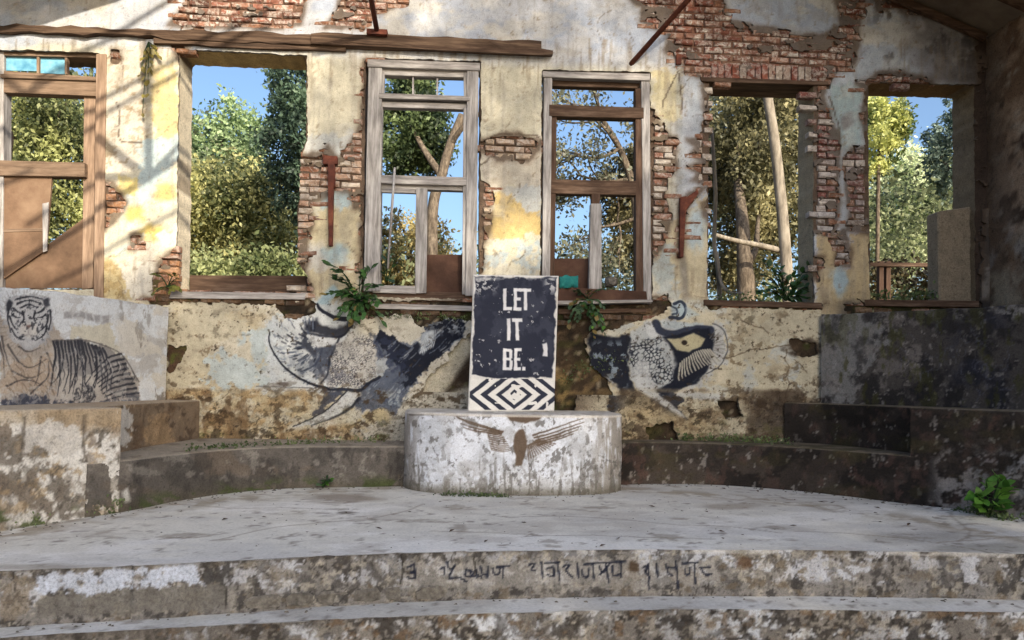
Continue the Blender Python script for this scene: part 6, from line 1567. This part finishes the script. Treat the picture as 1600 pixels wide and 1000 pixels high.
# crumbs of plaster and grit fallen along the feet of the walls
m = MB(); rg = random.Random(15)
def crumb(x, y, z, s):
    v = [(x + rg.uniform(-1, 1) * s * .3 + a * s, y + b_ * s, z + c_ * s * .7) for a, b_, c_ in ((-.6, -.4, 0), (.6, -.5, 0), (.5, .5, 0), (-.5, .6, 0), (-.25, -.15, .7), (.3, -.1, .75), (.1, .3, .6))]
    m.add(v, [(0, 1, 5, 4), (1, 2, 6, 5), (2, 3, 6), (3, 0, 4, 6), (4, 5, 6)])
for P, nn, sp in ((Lf, 130, .10), (Rf, 150, .10), (ped, 60, .06)):
    Q = resample(P, .02)
    for _ in range(nn):
        q = Q[rg.randrange(len(Q))]; d = abs(rg.gauss(0, sp)); dx, dy = .4 - q[0], 4.5 - q[1]; L = math.hypot(dx, dy); crumb(q[0] + dx / L * (d + .012), q[1] + dy / L * (d + .012), .0, rg.uniform(.006, .022) * (1.6 if rg.random() < .1 else 1))
for _ in range(160): crumb(rg.uniform(-3, 4.6), rg.uniform(5.0, 7.4), 0, rg.uniform(.004, .011))
Q = resample(FEs, .02)
for _ in range(130):
    q = Q[rg.randrange(len(Q))]; crumb(q[0], q[1] - rg.uniform(.01, .12), -.313, rg.uniform(.005, .018))
o = m.build('plaster_crumbs', M_RUB); tagged(o, 'crumbs of fallen plaster and grit on the stage floor and step', kind='stuff')
# dry leaves on the stage floor
lm = bpy.data.meshes.new('dry_leaf'); lm.from_pydata([(-.03, 0, .004), (0, .014, .012), (.035, .002, .006), (.002, -.016, .010), (0, 0, .003)], [], [(0, 4, 1), (1, 4, 2), (2, 4, 3), (3, 4, 0)])
lm.materials.append(mat_noise('dry_leaf', [(56, 44, 34), (92, 72, 54)], 20, 4, .3, 40, .9))
r = random.Random(31)
for px, py in [(1131, 764), (1184, 768), (1242, 781), (1284, 785), (1300, 786), (1371, 794), (1368, 802), (1376, 816), (1127, 831), (1129, 842), (1160, 836), (1104, 800), (1018, 792), (1066, 799), (1045, 785), (942, 853), (818, 817), (592, 826), (688, 784), (640, 800), (540, 801), (480, 832), (412, 808), (352, 812), (966, 842), (880, 783), (1420, 820), (1262, 770), (1572, 812), (1588, 816), (1240, 822), (706, 830), (760, 846)]:
    p = onZ(px, py, .004); o = bpy.data.objects.new('dry_leaf', lm); COL.objects.link(o); o.location = p; o.rotation_euler = (r.uniform(-.2, .2), r.uniform(-.2, .2), r.uniform(0, 6)); o.scale = [r.uniform(.55, 1.1)] * 3
    tagged(o, 'small dark dry leaf lying on the pale stage floor', 'leaf', 'dry leaves scattered over the stage floor')
# teal cloth on the dark window's sill
m = MB(); rr = random.Random(2); n = 8; vs = []
for j in range(4):
    for i in range(n):
        p = onY(874 + i * 4.2, 431 + j * 6.4 + rr.uniform(-1.5, 1.5), YW - .06 - .03 * math.sin(i * 1.6 + j)); vs.append(p)
m.add(vs, [(j * n + i, j * n + i + 1, (j + 1) * n + i + 1, (j + 1) * n + i) for j in range(3) for i in range(n - 1)])
o = m.build('cloth', mat_noise('teal_cloth', [(24, 96, 96), (46, 128, 124)], 12, 5, .3, 60, .85), None, True); md = o.modifiers.new('thick', 'SOLIDIFY'); md.thickness = .006
tagged(o, 'crumpled teal cloth on the sill of the dark window', 'cloth')
m = MB(); v = stone_mesh(.14, .13, .1, rr); v.materials.append(M_RUB); o = bpy.data.objects.new('stone', v); COL.objects.link(o); o.location = onY(954, 441, YW + .02); tagged(o, 'pale grey stone standing on the sill of the dark window', 'stone')
